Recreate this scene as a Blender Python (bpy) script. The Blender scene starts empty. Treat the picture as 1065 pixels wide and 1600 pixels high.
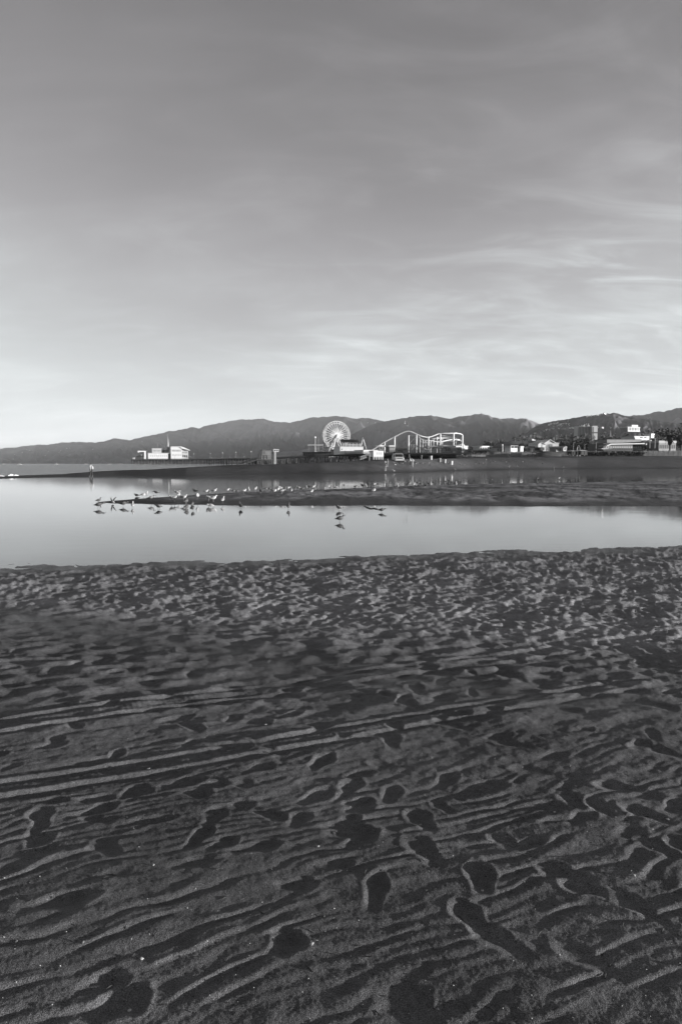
import bpy, bmesh, math, random
import numpy as np
from mathutils import Vector, Matrix
random.seed(11)
SKY_R, SKY_G, SKY_S, SKY_P, EXPO, SKY_A, SKY_B = 2.5, 0.0, 0.050, 1.56, 1.65, 2.75, 2.15
SAND_G = 0.100
HAZE = 0.00002

import numpy as np
from mathutils import Vector, Matrix
random.seed(11)
R = math.radians
SC = bpy.context.scene
COL = SC.collection

# ------------------------------------------------------------------ camera, sky, sun, exposure
F = 24.0 / 36.0 * 1600.0                 # focal length in pixels of the 1065 x 1600 photograph
CAM_Z = 1.75                             # eye height above the lagoon surface
PITCH = math.atan((800 - 724.5) / F)
cd = bpy.data.cameras.new('camera'); cam = bpy.data.objects.new('camera', cd); COL.objects.link(cam)
cam.location = (0, 0, CAM_Z); cam.rotation_euler = (math.pi / 2 - PITCH, 0, 0)
cd.sensor_width = 36; cd.lens = 24; cd.clip_start = 0.05; cd.clip_end = 90000
SC.camera = cam

SUN_AZ, SUN_EL = R(12), R(3.2)            # sun to the right, a little behind the camera, low
sun_dir = Vector((math.cos(SUN_AZ) * math.cos(SUN_EL), -math.sin(SUN_AZ) * math.cos(SUN_EL), math.sin(SUN_EL)))
sl = bpy.data.lights.new('sun', 'SUN'); sl.energy = 5.0; sl.angle = R(0.5); sl.color = (1.0, 0.99, 0.985)
so = bpy.data.objects.new('sun', sl); COL.objects.link(so)
so.rotation_euler = (-sun_dir).to_track_quat('-Z', 'Y').to_euler()

W = bpy.data.worlds.new('World'); SC.world = W; W.use_nodes = True
nt = W.node_tree; nt.nodes.clear()
def N(tree, t, **kw):
    n = tree.nodes.new(t)
    for k, v in kw.items():
        if k.startswith('i_'):
            key = k[2:]
            key = int(key) if key.isdigit() else key.replace('_', ' ')
            n.inputs[key].default_value = v
        else:
            setattr(n, k, v)
    return n
def mth(tree, op, a, b=None, c=None, clamp=False):
    n = tree.nodes.new('ShaderNodeMath'); n.operation = op; n.use_clamp = clamp
    for i, v in enumerate((a, b, c)):
        if v is None: continue
        if isinstance(v, (int, float)): n.inputs[i].default_value = v
        else: tree.links.new(v, n.inputs[i])
    return n.outputs[0]
def mrange(tree, v, a, b, c=0.0, d=1.0, smooth=True):
    n = tree.nodes.new('ShaderNodeMapRange'); n.interpolation_type = 'SMOOTHSTEP' if smooth else 'LINEAR'
    for i, q in zip((1, 2, 3, 4), (a, b, c, d)): n.inputs[i].default_value = q
    tree.links.new(v, n.inputs[0]); return n.outputs[0]
sky = N(nt, 'ShaderNodeTexSky', sky_type='NISHITA', sun_disc=False)
sky.sun_elevation = SUN_EL; sky.sun_rotation = math.pi / 2 + SUN_AZ
sky.altitude = 0; sky.air_density = 1.0; sky.dust_density = 1.2; sky.ozone_density = 1.0
sp = N(nt, 'ShaderNodeSeparateColor'); nt.links.new(sky.outputs[0], sp.inputs[0])
lum = mth(nt, 'ADD', mth(nt, 'MULTIPLY', sp.outputs[0], SKY_R), mth(nt, 'MULTIPLY', sp.outputs[1], SKY_G))
# the film's shoulder on the sky light, so that the horizon glow stays below white
_k = SKY_S * 2**EXPO
_v = mth(nt, 'POWER', mth(nt, 'MULTIPLY', lum, _k), SKY_P)
lum = mth(nt, 'DIVIDE', mth(nt, 'DIVIDE', mth(nt, 'MULTIPLY', _v, SKY_A), mth(nt, 'ADD', 1.0, mth(nt, 'MULTIPLY', _v, SKY_B))), _k)
# thin cirrus: streaked noise on a cloud deck seen from below
tc = N(nt, 'ShaderNodeTexCoord')
sx = N(nt, 'ShaderNodeSeparateXYZ'); nt.links.new(tc.outputs['Generated'], sx.inputs[0])
zz = mth(nt, 'ADD', mth(nt, 'MAXIMUM', sx.outputs[2], 0.0), 0.22)
cx = mth(nt, 'DIVIDE', sx.outputs[0], zz); cy = mth(nt, 'DIVIDE', sx.outputs[1], zz)
cmb = N(nt, 'ShaderNodeCombineXYZ'); nt.links.new(cx, cmb.inputs[0]); nt.links.new(cy, cmb.inputs[1])
def cloud(rot, sc, scale, detail, rough, dist, lo, hi):
    mp = N(nt, 'ShaderNodeMapping'); mp.inputs['Rotation'].default_value = (0, 0, rot); mp.inputs['Scale'].default_value = sc
    nt.links.new(cmb.outputs[0], mp.inputs[0])
    nz = N(nt, 'ShaderNodeTexNoise'); nz.inputs['Scale'].default_value = scale; nz.inputs['Detail'].default_value = detail
    nz.inputs['Roughness'].default_value = rough; nz.inputs['Distortion'].default_value = dist
    nt.links.new(mp.outputs[0], nz.inputs['Vector'])
    return mrange(nt, nz.outputs[0], lo, hi)
c1 = cloud(R(-24), (0.8, 1.3, 1), 1.9, 8, 0.60, 1.1, 0.42, 0.78)
c2 = cloud(R(12), (0.5, 0.9, 1), 0.8, 5, 0.55, 0.5, 0.40, 0.66)
c3 = cloud(R(-34), (0.8, 1.8, 1), 2.6, 7, 0.56, 1.5, 0.42, 0.82)
side = mrange(nt, sx.outputs[0], -0.35, 0.45, 0.35, 1.0)
cl = mth(nt, 'ADD', mth(nt, 'MULTIPLY', c2, 0.30), mth(nt, 'MULTIPLY', mth(nt, 'MULTIPLY', mth(nt, 'ADD', mth(nt, 'MULTIPLY', c1, 0.55), mth(nt, 'MULTIPLY', c3, 0.75)), mth(nt, 'ADD', mth(nt, 'MULTIPLY', c2, 0.7), 0.3)), side))
def wisp(p0, p1, width, seedrot):        # one streak of cirrus lying along the great circle through two directions
    def dv(px, py):
        v = Vector(((px-532.5)/F, 1.0, -(py-724.5)/F)); return v.normalized()
    d0, d1 = dv(*p0), dv(*p1); nn = d0.cross(d1).normalized(); mid = (d0+d1).normalized(); al = (d1-d0).normalized(); L = (d1-d0).length/2
    def dot(v):
        n = N(nt, 'ShaderNodeVectorMath', operation='DOT_PRODUCT'); nt.links.new(tc.outputs['Generated'], n.inputs[0]); n.inputs[1].default_value = v; return n.outputs['Value']
    q = mth(nt, 'DIVIDE', mth(nt, 'ADD', dot(nn), mth(nt, 'MULTIPLY', mth(nt, 'SUBTRACT', c1, 0.4), width*0.8)), width)
    g = mth(nt, 'POWER', 2.718, mth(nt, 'MULTIPLY', mth(nt, 'MULTIPLY', q, q), -1.0))
    s = mth(nt, 'DIVIDE', mth(nt, 'SUBTRACT', dot(al), mid.dot(al)), L)
    m = mth(nt, 'POWER', 2.718, mth(nt, 'MULTIPLY', mth(nt, 'MULTIPLY', s, s), -1.2))
    return mth(nt, 'MULTIPLY', mth(nt, 'MULTIPLY', g, m), mth(nt, 'ADD', 0.45, mth(nt, 'MULTIPLY', c3, 0.8)))
ws = [wisp((690,560),(915,531),0.0055,0), wisp((820,192),(1090,208),0.010,1), wisp((760,300),(1080,240),0.012,2), wisp((960,392),(1100,338),0.010,3), wisp((640,480),(900,430),0.03,4), wisp((200,470),(560,340),0.03,5), wisp((380,130),(760,90),0.03,6)]
wsum = ws[0]
for w_, k_ in zip(ws[1:], (0.55, 0.40, 0.45, 0.30, 0.35, 0.45)): wsum = mth(nt, 'ADD', wsum, mth(nt, 'MULTIPLY', w_, k_))
cl = mth(nt, 'ADD', cl, mth(nt, 'MULTIPLY', wsum, 0.30))
hz_ = mrange(nt, sx.outputs[2], 0.03, 0.22, 0.45, 1.0)
lum = mth(nt, 'MULTIPLY', lum, mth(nt, 'ADD', 0.90, mth(nt, 'MULTIPLY', mth(nt, 'MULTIPLY', cl, hz_), 0.80)))
# the picture is black and white, toned slightly: cool in the lights, faintly mauve in the darks
tn = N(nt, 'ShaderNodeMix', data_type='RGBA')
tn.inputs[6].default_value = (1.015, 0.985, 1.02, 1); tn.inputs[7].default_value = (0.955, 1.0, 1.015, 1)
nt.links.new(mrange(nt, mth(nt, 'MULTIPLY', lum, _k), 0.2, 0.7), tn.inputs[0])
vm = N(nt, 'ShaderNodeVectorMath', operation='SCALE'); nt.links.new(tn.outputs[2], vm.inputs[0]); nt.links.new(lum, vm.inputs[3])
bg = N(nt, 'ShaderNodeBackground'); bg.inputs[1].default_value = SKY_S
nt.links.new(vm.outputs[0], bg.inputs[0])
wo = N(nt, 'ShaderNodeOutputWorld'); nt.links.new(bg.outputs[0], wo.inputs[0])
SC.view_settings.view_transform = 'Standard'; SC.view_settings.look = 'None'
SC.view_settings.exposure = EXPO; SC.view_settings.gamma = 1.0; SC.view_settings.use_curve_mapping = False
SC.cycles.max_bounces = 6; SC.cycles.diffuse_bounces = 3; SC.cycles.glossy_bounces = 3; SC.cycles.volume_bounces = 1
SC.cycles.transparent_max_bounces = 4; SC.cycles.caustics_reflective = False; SC.cycles.use_denoising = True; SC.cycles.use_adaptive_sampling = False

# ------------------------------------------------------------------ from a pixel of the photograph to a point of the place
FWD = Vector((0, math.cos(PITCH), -math.sin(PITCH))); UPV = Vector((0, math.sin(PITCH), math.cos(PITCH)))
def ray(px, py):
    return Vector((1, 0, 0)) * ((px - 532.5) / F) + UPV * (-(py - 800) / F) + FWD
def P(px, py, Y):
    d = ray(px, py); return Vector((0, 0, CAM_Z)) + d * (Y / d.y)
def plane_pt(px, py, z=0.0):
    d = ray(px, py); return Vector((0, 0, CAM_Z)) + d * ((z - CAM_Z) / d.z)
def M(Y): return Y / F                   # metres per photograph pixel at depth Y

# ------------------------------------------------------------------ tagging and mesh helpers
def tag(o, label=None, cat=None, group=None, kind=None):
    if label: o['label'] = label
    if cat: o['category'] = cat
    if group: o['group'] = group
    if kind: o['kind'] = kind
    return o
def link(o, parent=None):
    COL.objects.link(o)
    if parent: o.parent = parent
    return o
def thing(name, label, cat, loc=(0, 0, 0), rz=0.0, group=None, scale=None):
    o = bpy.data.objects.new(name, None); o.empty_display_size = 0.2
    o.location = loc; o.rotation_euler = (0, 0, rz)
    if scale: o.scale = (scale,) * 3
    link(o); return tag(o, label, cat, group)
class MB:
    def __init__(s): s.v = []; s.f = []; s.m = []; s.slot = 0
    def add(s, vs, fs):
        b = len(s.v); s.v += [tuple(q) for q in vs]
        s.f += [tuple(b + i for i in f) for f in fs]; s.m += [s.slot] * len(fs); return s
    def box(s, x0, x1, y0, y1, z0, z1):
        return s.add([(x0,y0,z0),(x1,y0,z0),(x1,y1,z0),(x0,y1,z0),(x0,y0,z1),(x1,y0,z1),(x1,y1,z1),(x0,y1,z1)],
                     [(0,3,2,1),(4,5,6,7),(0,1,5,4),(1,2,6,5),(2,3,7,6),(3,0,4,7)])
    def cbox(s, c, sx, sy, sz, rz=0.0):
        h = (sx/2, sy/2, sz/2); vs = []
        for k in range(8):
            x = h[0] * (1 if k in (1,2,5,6) else -1); y = h[1] * (1 if k in (2,3,6,7) else -1); z = h[2] * (1 if k > 3 else -1)
            vs.append((c[0] + x*math.cos(rz) - y*math.sin(rz), c[1] + x*math.sin(rz) + y*math.cos(rz), c[2] + z))
        return s.add(vs, [(0,3,2,1),(4,5,6,7),(0,1,5,4),(1,2,6,5),(2,3,7,6),(3,0,4,7)])
    def tube(s, pts, r, n=6, cap=True):
        pts = [Vector(p) for p in pts]; rr = r if isinstance(r, (list, tuple)) else [r] * len(pts); vs = []
        for i, p in enumerate(pts):
            d = (pts[min(i+1, len(pts)-1)] - pts[max(i-1, 0)]).normalized()
            a = Vector((0,0,1)) if abs(d.z) < 0.9 else Vector((1,0,0))
            u = d.cross(a).normalized(); w = u.cross(d).normalized()
            for k in range(n):
                t = 2*math.pi*(k+0.5)/n; vs.append(p + (u*math.cos(t) + w*math.sin(t)) * rr[i])
        fs = [(i*n+k, i*n+(k+1)%n, (i+1)*n+(k+1)%n, (i+1)*n+k) for i in range(len(pts)-1) for k in range(n)]
        if cap: fs += [tuple(range(n))[::-1], tuple((len(pts)-1)*n + k for k in range(n))]
        return s.add(vs, fs)
    def lathe(s, prof, c=(0,0,0), n=12):
        vs = [(c[0] + r*math.cos(2*math.pi*k/n), c[1] + r*math.sin(2*math.pi*k/n), c[2] + z) for r, z in prof for k in range(n)]
        fs = [(i*n+k, i*n+(k+1)%n, (i+1)*n+(k+1)%n, (i+1)*n+k) for i in range(len(prof)-1) for k in range(n)]
        fs += [tuple(range(n))[::-1], tuple((len(prof)-1)*n + k for k in range(n))]
        return s.add(vs, fs)
    def rings(s, rings):                  # list of equal-length closed loops
        n = len(rings[0]); vs = [p for r in rings for p in r]
        fs = [(i*n+k, i*n+(k+1)%n, (i+1)*n+(k+1)%n, (i+1)*n+k) for i in range(len(rings)-1) for k in range(n)]
        fs += [tuple(range(n))[::-1], tuple((len(rings)-1)*n + k for k in range(n))]
        return s.add(vs, fs)
    def prism(s, poly, y0, y1):           # outline in x,z pushed along y
        n = len(poly); vs = [(x, y0, z) for x, z in poly] + [(x, y1, z) for x, z in poly]
        return s.add(vs, [tuple(range(n)), tuple(range(n, 2*n))[::-1]] + [(k, k+n, (k+1)%n+n, (k+1)%n) for k in range(n)])
    def mesh(s, name, mats, smooth=False):
        me = bpy.data.meshes.new(name); me.from_pydata(s.v, [], s.f)
        for m in (mats if isinstance(mats, (list, tuple)) else [mats]): me.materials.append(m)
        if any(s.m): me.polygons.foreach_set('material_index', s.m)
        bm = bmesh.new(); bm.from_mesh(me); bmesh.ops.recalc_face_normals(bm, faces=bm.faces); bm.to_mesh(me); bm.free()
        if smooth: me.polygons.foreach_set('use_smooth', [True] * len(me.polygons))
        me.update(); return me
    def build(s, name, mats, parent=None, smooth=False, loc=None):
        o = bpy.data.objects.new(name, s.mesh(name, mats, smooth))
        if loc: o.location = loc
        return link(o, parent)
def copy_tree(o, parent=None):
    c = o.copy(); COL.objects.link(c)
    if parent is not None: c.parent = parent
    for ch in list(o.children): copy_tree(ch, c)
    return c
def inst(name, me, parent, loc=(0,0,0), rot=(0,0,0), scale=(1,1,1)):
    o = bpy.data.objects.new(name, me); o.location = loc; o.rotation_euler = rot; o.scale = scale
    return link(o, parent)

# ------------------------------------------------------------------ materials
MATS = {}
def mat(name, g, rough=0.6, var=0.25, scale=3.0, bump=0.0, spec=0.3, metal=0.0, detail=5, tint=(1, 1, 1)):
    if name in MATS: return MATS[name]
    m = bpy.data.materials.new(name); m.use_nodes = True; t = m.node_tree; b = t.nodes['Principled BSDF']
    b.inputs['Roughness'].default_value = rough; b.inputs['Metallic'].default_value = metal
    b.inputs['Specular IOR Level'].default_value = spec
    tc = N(t, 'ShaderNodeTexCoord'); nz = N(t, 'ShaderNodeTexNoise', i_Scale=scale, i_Detail=detail, i_Roughness=0.62)
    t.links.new(tc.outputs['Object'], nz.inputs['Vector'])
    cr = N(t, 'ShaderNodeValToRGB')
    cr.color_ramp.elements[0].position = 0.3; cr.color_ramp.elements[1].position = 0.7
    lo, hi = g*(1-var), min(0.95, g*(1+var))
    cr.color_ramp.elements[0].color = (lo*tint[0], lo*tint[1], lo*tint[2], 1); cr.color_ramp.elements[1].color = (hi*tint[0], hi*tint[1], hi*tint[2], 1)
    t.links.new(nz.outputs[0], cr.inputs[0]); t.links.new(cr.outputs[0], b.inputs['Base Color'])
    if bump:
        bp = N(t, 'ShaderNodeBump', i_Strength=0.6, i_Distance=bump); t.links.new(nz.outputs[0], bp.inputs['Height']); t.links.new(bp.outputs[0], b.inputs['Normal'])
    MATS[name] = m; return m

# ------------------------------------------------------------------ noise
_rs = np.random.RandomState(5); _perm = np.concatenate([_rs.permutation(256)] * 2); _ga = _rs.rand(256) * 2 * np.pi
_gx, _gy = np.cos(_ga), np.sin(_ga)
def pn(x, y, seed=0):
    x = x + seed*17.31; y = y - seed*9.77
    xi = np.floor(x).astype(np.int64); yi = np.floor(y).astype(np.int64); xf = x - xi; yf = y - yi
    u = xf*xf*xf*(xf*(xf*6-15)+10); v = yf*yf*yf*(yf*(yf*6-15)+10)
    def g(a, b, dx, dy):
        h = _perm[(_perm[(xi+a) & 255] + ((yi+b) & 255)) & 255]; return _gx[h]*dx + _gy[h]*dy
    n0 = g(0,0,xf,yf)*(1-u) + g(1,0,xf-1,yf)*u; n1 = g(0,1,xf,yf-1)*(1-u) + g(1,1,xf-1,yf-1)*u
    return (n0*(1-v) + n1*v) * 1.5
def fbm(x, y, oct=4, seed=0, gain=0.5):
    s = 0; a = 1.0
    for k in range(oct): s = s + a*pn(x, y, seed+k); x = x*2.03; y = y*2.03; a *= gain
    return s
def sstep(a, b, x):
    t = np.clip((x-a)/(b-a), 0, 1); return t*t*(3-2*t)
# ------------------------------------------------------------------ terrain (world coordinates, z = 0 is the lagoon surface)
# far beach, described by bearing: edge of the lagoon, crest of the berm, height of the crest
FB = np.array([
 # px,   edge d, crest d, crest z, plateau end, land z at 320 m
 (-1500,  60,  66, 0.10,  70, -2),
 (-200,   70,  76, 0.10,  80, -2),
 (0,      79,  84, 0.10,  88, -2),
 (33,     82,  89, 0.16,  93, -2),
 (100,    88,  97, 0.22, 101, -2),
 (130,    90, 102, 0.38, 108, -2),
 (180,   100, 109, 0.60, 116, -2),
 (240,    97, 112, 0.76, 120, -2),
 (290,    92, 116, 1.04, 130, -2),
 (340,   102, 124, 1.25, 150, -2),
 (375,   106, 127, 1.38, 262, -2),
 (420,   111, 131, 1.62, 272, 0.5),
 (500,   117, 136, 1.95, 280, 1.0),
 (560,   123, 143, 2.30, 400, 2.2),
 (600,   130, 149, 2.55, 460, 3.0),
 (640,   141, 160, 2.75, 460, 3.6),
 (700,   165, 190, 3.10, 600, 4.2),
 (760,   190, 225, 3.55, 4000, 5.0),
 (900,   235, 268, 3.95, 4000, 5.3),
 (1065,  258, 288, 4.15, 4000, 5.5),
 (1400,  280, 310, 4.3, 4000, 5.6),
 (3000,  300, 330, 4.4, 4000, 5.6)])
BAR_NEAR = np.array([(-11.2, 31.2), (-10.4, 30.5), (-8, 29.7), (-3.5, 28.7), (3, 28.9), (8, 28.4), (30, 28.3), (90, 27)])
BAR_FAR = np.array([(-11.2, 31.2), (-9.9, 33.4), (-7.5, 37.6), (-5.0, 41.5), (0, 46), (5.6, 53), (14.5, 59), (33, 67), (60, 76), (90, 82)])
def water_line(x): return 12.75 + 0.225*x
def near_base(x, y):
    t = water_line(x) + 0.35*pn(x*0.55, y*0.3, 3) - y
    return np.where(t > 0, 0.30*(1 - np.exp(-np.maximum(t, 0)/14.0)) + 0.012*np.minimum(t, 1), np.maximum(0.045*t, -0.4))
def bar_base(x, y):
    wob = 0.22*pn(x*0.35, y*0.12, 9) + 0.15*pn(x*1.3, y*0.5, 8)
    t = np.minimum(y - np.interp(x, BAR_NEAR[:,0], BAR_NEAR[:,1]) + wob, (np.interp(x, BAR_FAR[:,0], BAR_FAR[:,1]) - y) * 0.8 - wob)
    t = np.minimum(t, (x + 11.2)*0.55)
    return np.where(t > 0, 0.24*(1 - np.exp(-np.maximum(t, 0)/2.2)), np.maximum(0.06*t, -0.5))
def far_base(x, y):
    px = 532.5 + F * x/np.maximum(y, 1.0); r = y
    c = [np.interp(px, FB[:,0], FB[:,k]) for k in range(1, 6)]
    e, cr, zc, pe, zl = c
    e = e + 1.2*pn(px/38.0, r*0.0 + 2, 4)
    s = (r - e)/(cr - e)
    face = zc*np.where(s < 1, 0.35*s + 0.65*sstep(0.0, 1.0, s), 1.0)
    z = np.where(s < 0, np.maximum(-0.03*(e - r), -0.6), face)
    rise = np.clip((r - cr)/np.maximum(320 - cr, 1), 0, 1)
    z = np.where((r > cr) & (zl > 0), zc + (zl - zc)*rise, z)
    z = np.where(r > pe, z - (r - pe)*0.07, z)
    land = sstep(700, 800, px)
    hill = land*(4*sstep(340, 560, r) + 22*sstep(620, 900, r) + 40*sstep(900, 3500, r))
    z = np.where(r > 330, np.maximum(z, -1.5) + hill, z)
    return np.maximum(z, -2.0)
def ground_z(x, y):
    x = np.asarray(x, float); y = np.asarray(y, float)
    z = np.maximum(near_base(x, y), np.where(y > 20, bar_base(x, y), -1))
    return np.where(y > 50, np.maximum(z, far_base(x, y)), z)
def ground_pt(px, py):                   # where the sight line of that pixel meets the ground
    d = ray(px, py); s = np.exp(np.linspace(math.log(1.5), math.log(900), 4000)) / d.y
    z = CAM_Z + d.z*s; g = np.maximum(ground_z(d.x*s, d.y*s), 0.0)
    hit = np.nonzero(z <= g)[0]; i = hit[0] if len(hit) else len(s)-1
    return Vector((d.x*s[i], d.y*s[i], float(g[i])))

# footprints: centre, half length, half width, direction (degrees), depth
FP = []
def fp(px, py, wpx, hpx, ang, depth, kind=0):
    p = plane_pt(px, py, 0.22); k = p.y/F
    FP.append((p.x, p.y, max(0.05, hpx), max(0.03, wpx), R(ang), depth, kind))
# (x px, y px, half width m, half length m, direction of the length in the ground plane, depth m)
for a in ((585,1372,.050,.125,80,.034),(447,1452,.066,.075,60,.040),(178,1545,.070,.10,40,.046),(155,1512,.055,.09,20,.030),
          (85,1392,.060,.15,20,.030),(462,1362,.050,.085,5,.028),(345,1300,.050,.085,40,.032),(395,1305,.050,.12,20,.030),
          (205,1217,.060,.10,60,.032),(285,1203,.060,.12,25,.034),(335,1247,.045,.08,30,.028),(490,1226,.06,.13,50,.034),
          (545,1212,.06,.12,70,.034),(610,1222,.055,.11,75,.036),(695,1200,.055,.13,60,.036),(755,1208,.055,.14,10,.032),
          (838,1240,.05,.18,8,.034),(543,1272,.055,.11,70,.034),(658,1262,.06,.12,110,.036),(662,1308,.065,.14,115,.036),
          (750,1352,.06,.13,85,.040),(735,1412,.055,.11,110,.036),(885,1345,.06,.12,150,.032),(918,1370,.05,.10,150,.034),
          (785,1450,.06,.13,130,.022),(925,1480,.05,.14,135,.018),(970,1212,.06,.13,160,.034),(835,1186,.06,.13,160,.028),
          (705,1116,.06,.14,140,.026),(612,1140,.06,.13,90,.030),(618,1118,.06,.12,100,.028),(500,1172,.06,.13,60,.036),
          (640,1552,.09,.11,120,.024),(1010,1252,.055,.13,135,.034),(905,1258,.05,.11,40,.024),(528,1332,.04,.07,10,.022),
          (60,1312,.05,.10,20,.026),(150,1228,.05,.10,15,.026),(75,1232,.045,.09,10,.026),(690,1240,.04,.08,120,.024),
          (1040,1160,.06,.14,130,.030),(860,1165,.05,.12,20,.026),(800,1145,.06,.12,150,.028),(1020,1085,.06,.15,150,.026),
          (340,1080,.06,.12,15,.018),(650,1062,.07,.15,100,.030),(690,1048,.07,.14,60,.028),(640,1085,.06,.13,120,.028),
          (500,1120,.06,.12,60,.022),(270,1105,.06,.14,35,.026),(120,1175,.05,.16,20,.026),(790,1295,.05,.10,130,.022),
          (820,1300,.04,.12,20,.022),(1000,1400,.05,.13,120,.018),(560,1245,.05,.09,20,.026),(300,1330,.05,.11,20,.020),
          (235,1262,.045,.12,20,.022),(600,1175,.05,.10,160,.026),(560,1190,.05,.10,30,.026)):
    fp(a[0], a[1], a[2]*0.92, a[3]*0.95, a[4], a[5]*0.25)
rs = np.random.RandomState(21)
for k in range(330):                     # the loose trail across the middle of the sand
    y = 2.7 + 4.4*rs.rand()**1.1; x = (rs.rand()*2.2 - 1.1)*y
    FP.append((x, y, 0.065 + 0.05*rs.rand(), 0.038 + 0.022*rs.rand(), R(40 + 50*rs.randn()), 0.003 + 0.006*rs.rand(), 1))

T_DIR = R(23.5); T_N = np.array((-math.sin(T_DIR), math.cos(T_DIR)))
def track_off(px, py): p = plane_pt(px, py, 0.22); return p.x*T_N[0] + p.y*T_N[1]
TRACKS = [track_off(280, 1172), track_off(300, 1075)]
def sand_detail(x, y):
    """Relief of the near sand: wind ripples, ruts, footprints and the part trampled by birds."""
    ca, sa = math.cos(R(25)), math.sin(R(25))
    dn = -sa*x + ca*y; dt = ca*x + sa*y
    patch = sstep(-0.40, 0.35, fbm(x*1.1, y*1.1, 3, 31))
    w = dn + 0.09*pn(dt*0.9, dn*1.4, 41) + 0.055*pn(dt*2.6, dn*3.4, 42) + 0.022*pn(dt*6, dn*9, 45)
    lam = 0.094; ph = w/lam*2*np.pi
    rip = np.sin(ph) + 0.38*np.sin(2*ph + 0.9)
    fine = np.sin(w/0.063*2*np.pi + 1.6*pn(x*4, y*4, 44))
    seg = sstep(-0.30, 0.30, pn(dt*3.2, dn*8.5, 43))
    amp = 0.0033*(0.30 + 0.70*patch)*(0.10 + 1.05*seg)
    fade = 1 - sstep(2.7, 4.4, y)
    z = rip*amp*(0.13 + 0.87*fade) + fine*0.0010*fade*(1 - 0.6*patch)
    z = z + 0.012*fbm(x*0.7, y*0.7, 2, 51) + 0.0050*(1 - 0.62*fade)*fbm(dt*2.2, dn*5.0, 4, 52, 0.55)
    z = z + 0.0013*fbm(x*13, y*13, 4, 53, 0.5)*(1 - 0.5*sstep(6, 9, y)) + 0.0005*fbm(x*85, y*85, 2, 54, 0.7)*(1 - sstep(2.5, 5, y))
    # ruts of two narrow wheels: pushed-up shoulders beside a shallow groove
    s = dn + 0.0
    sT = T_N[0]*x + T_N[1]*y; along = math.cos(T_DIR)*x + math.sin(T_DIR)*y
    for k, c in enumerate(TRACKS):
        q = sT - c + 0.05*pn(along*0.5, along*0 + k, 61) + 0.012*pn(along*2.2, along*0 + k, 64)
        on = 0.50 + 0.60*sstep(-0.30, 0.25, pn(along*1.1, along*0 + 3*k, 62) + 0.5*pn(along*4.1, along*0 + k, 63))
        for off in ((-0.085, 0.085) if k == 0 else (-0.12, 0.10)):
            z = z - on*0.0095*np.exp(-((q - off)/0.026)**2) + on*0.0065*np.exp(-((q - off - 0.044)/0.021)**2)
        z = z + on*0.0006*np.sin(along/0.035*2*np.pi)*np.exp(-((q)/0.14)**2)*0.5
    # bird-trampled belt towards the water
    b = sstep(5.4, 7.6, y + 0.45*x + 0.8*pn(x*0.5, y*0.5, 71))
    b = b*(1 - 0.85*sstep(-1.5, -0.1, y - water_line(x) + 0.4*pn(x*0.9, y*0.5, 69)))
    l1 = np.abs(pn(dt*3.4, dn*3.6, 72)); l2 = np.abs(pn(dt*7.2 + 0.3*l1, dn*7.6, 73))
    cell = pn(dt*5.0 + 0.3*pn(x*2, y*2, 79), dn*5.6, 74); pit = -np.maximum(0, np.abs(cell) - 0.24)
    z = z + b*1.0*(0.013*(l1 - 0.3) + 0.010*(l2 - 0.3) + 0.050*np.maximum(pit, -0.30) + 0.016*pn(dt*1.9, dn*2.6, 70) + 0.006*pn(dt*12, dn*15, 75))
    mid = sstep(3.6, 5.0, y)*(1 - b)
    z = z + mid*(0.012*np.abs(pn(x*2.2, y*3.4, 76)) + 0.011*pn(x*4.6, y*7.5, 77) - 0.030*np.maximum(0, pn(x*3.4, y*4.4, 78) - 0.40))
    # footprints
    flat_x, flat_y = x.ravel(), y.ravel(); zf = z.ravel().copy()
    order = np.argsort(flat_y); ys = flat_y[order]
    for (fx, fy, a, bw, ang, dep, kd) in FP:
        Rr = a*2.0
        i0, i1 = np.searchsorted(ys, (fy-Rr, fy+Rr)); idx = order[i0:i1]
        sel = np.abs(flat_x[idx] - fx) < Rr; idx = idx[sel]
        if not len(idx): continue
        dx = flat_x[idx]-fx; dy = flat_y[idx]-fy
        lx = dx*math.cos(ang) + dy*math.sin(ang); ly = -dx*math.sin(ang) + dy*math.cos(ang)
        jx = 0.30*pn(flat_x[idx]*8, flat_y[idx]*8, 81) + 0.14*pn(flat_x[idx]*21, flat_y[idx]*21, 82); t = lx/a
        wid = bw*(0.90 + 0.20*np.cos((t-0.45)*3.6))          # heel, waist, ball
        q = np.sqrt(np.abs(t)**2.6 + np.abs(ly/wid)**2.3 + 1e-9) + jx*0.5
        inside = (1 - sstep(0.25, 1.15, q))*1.12
        tilt = 1 + 0.30*t + 0.25*math.sin(fx*91)*ly/wid
        rim = np.exp(-((q-1.22)/0.20)**2)*(0.6 + 0.5*t)
        tread = 0.0*0.0009*np.sin(lx/0.011*2*np.pi) if (kd == 0 and math.sin(fx*57) > 0.80) else 0.0
        base = zf[idx]; mean = base.mean()
        zf[idx] = base*(1-0.75*inside) + mean*0.75*inside - dep*inside*tilt + dep*0.20*rim + tread*inside
    return zf.reshape(x.shape)

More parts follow.
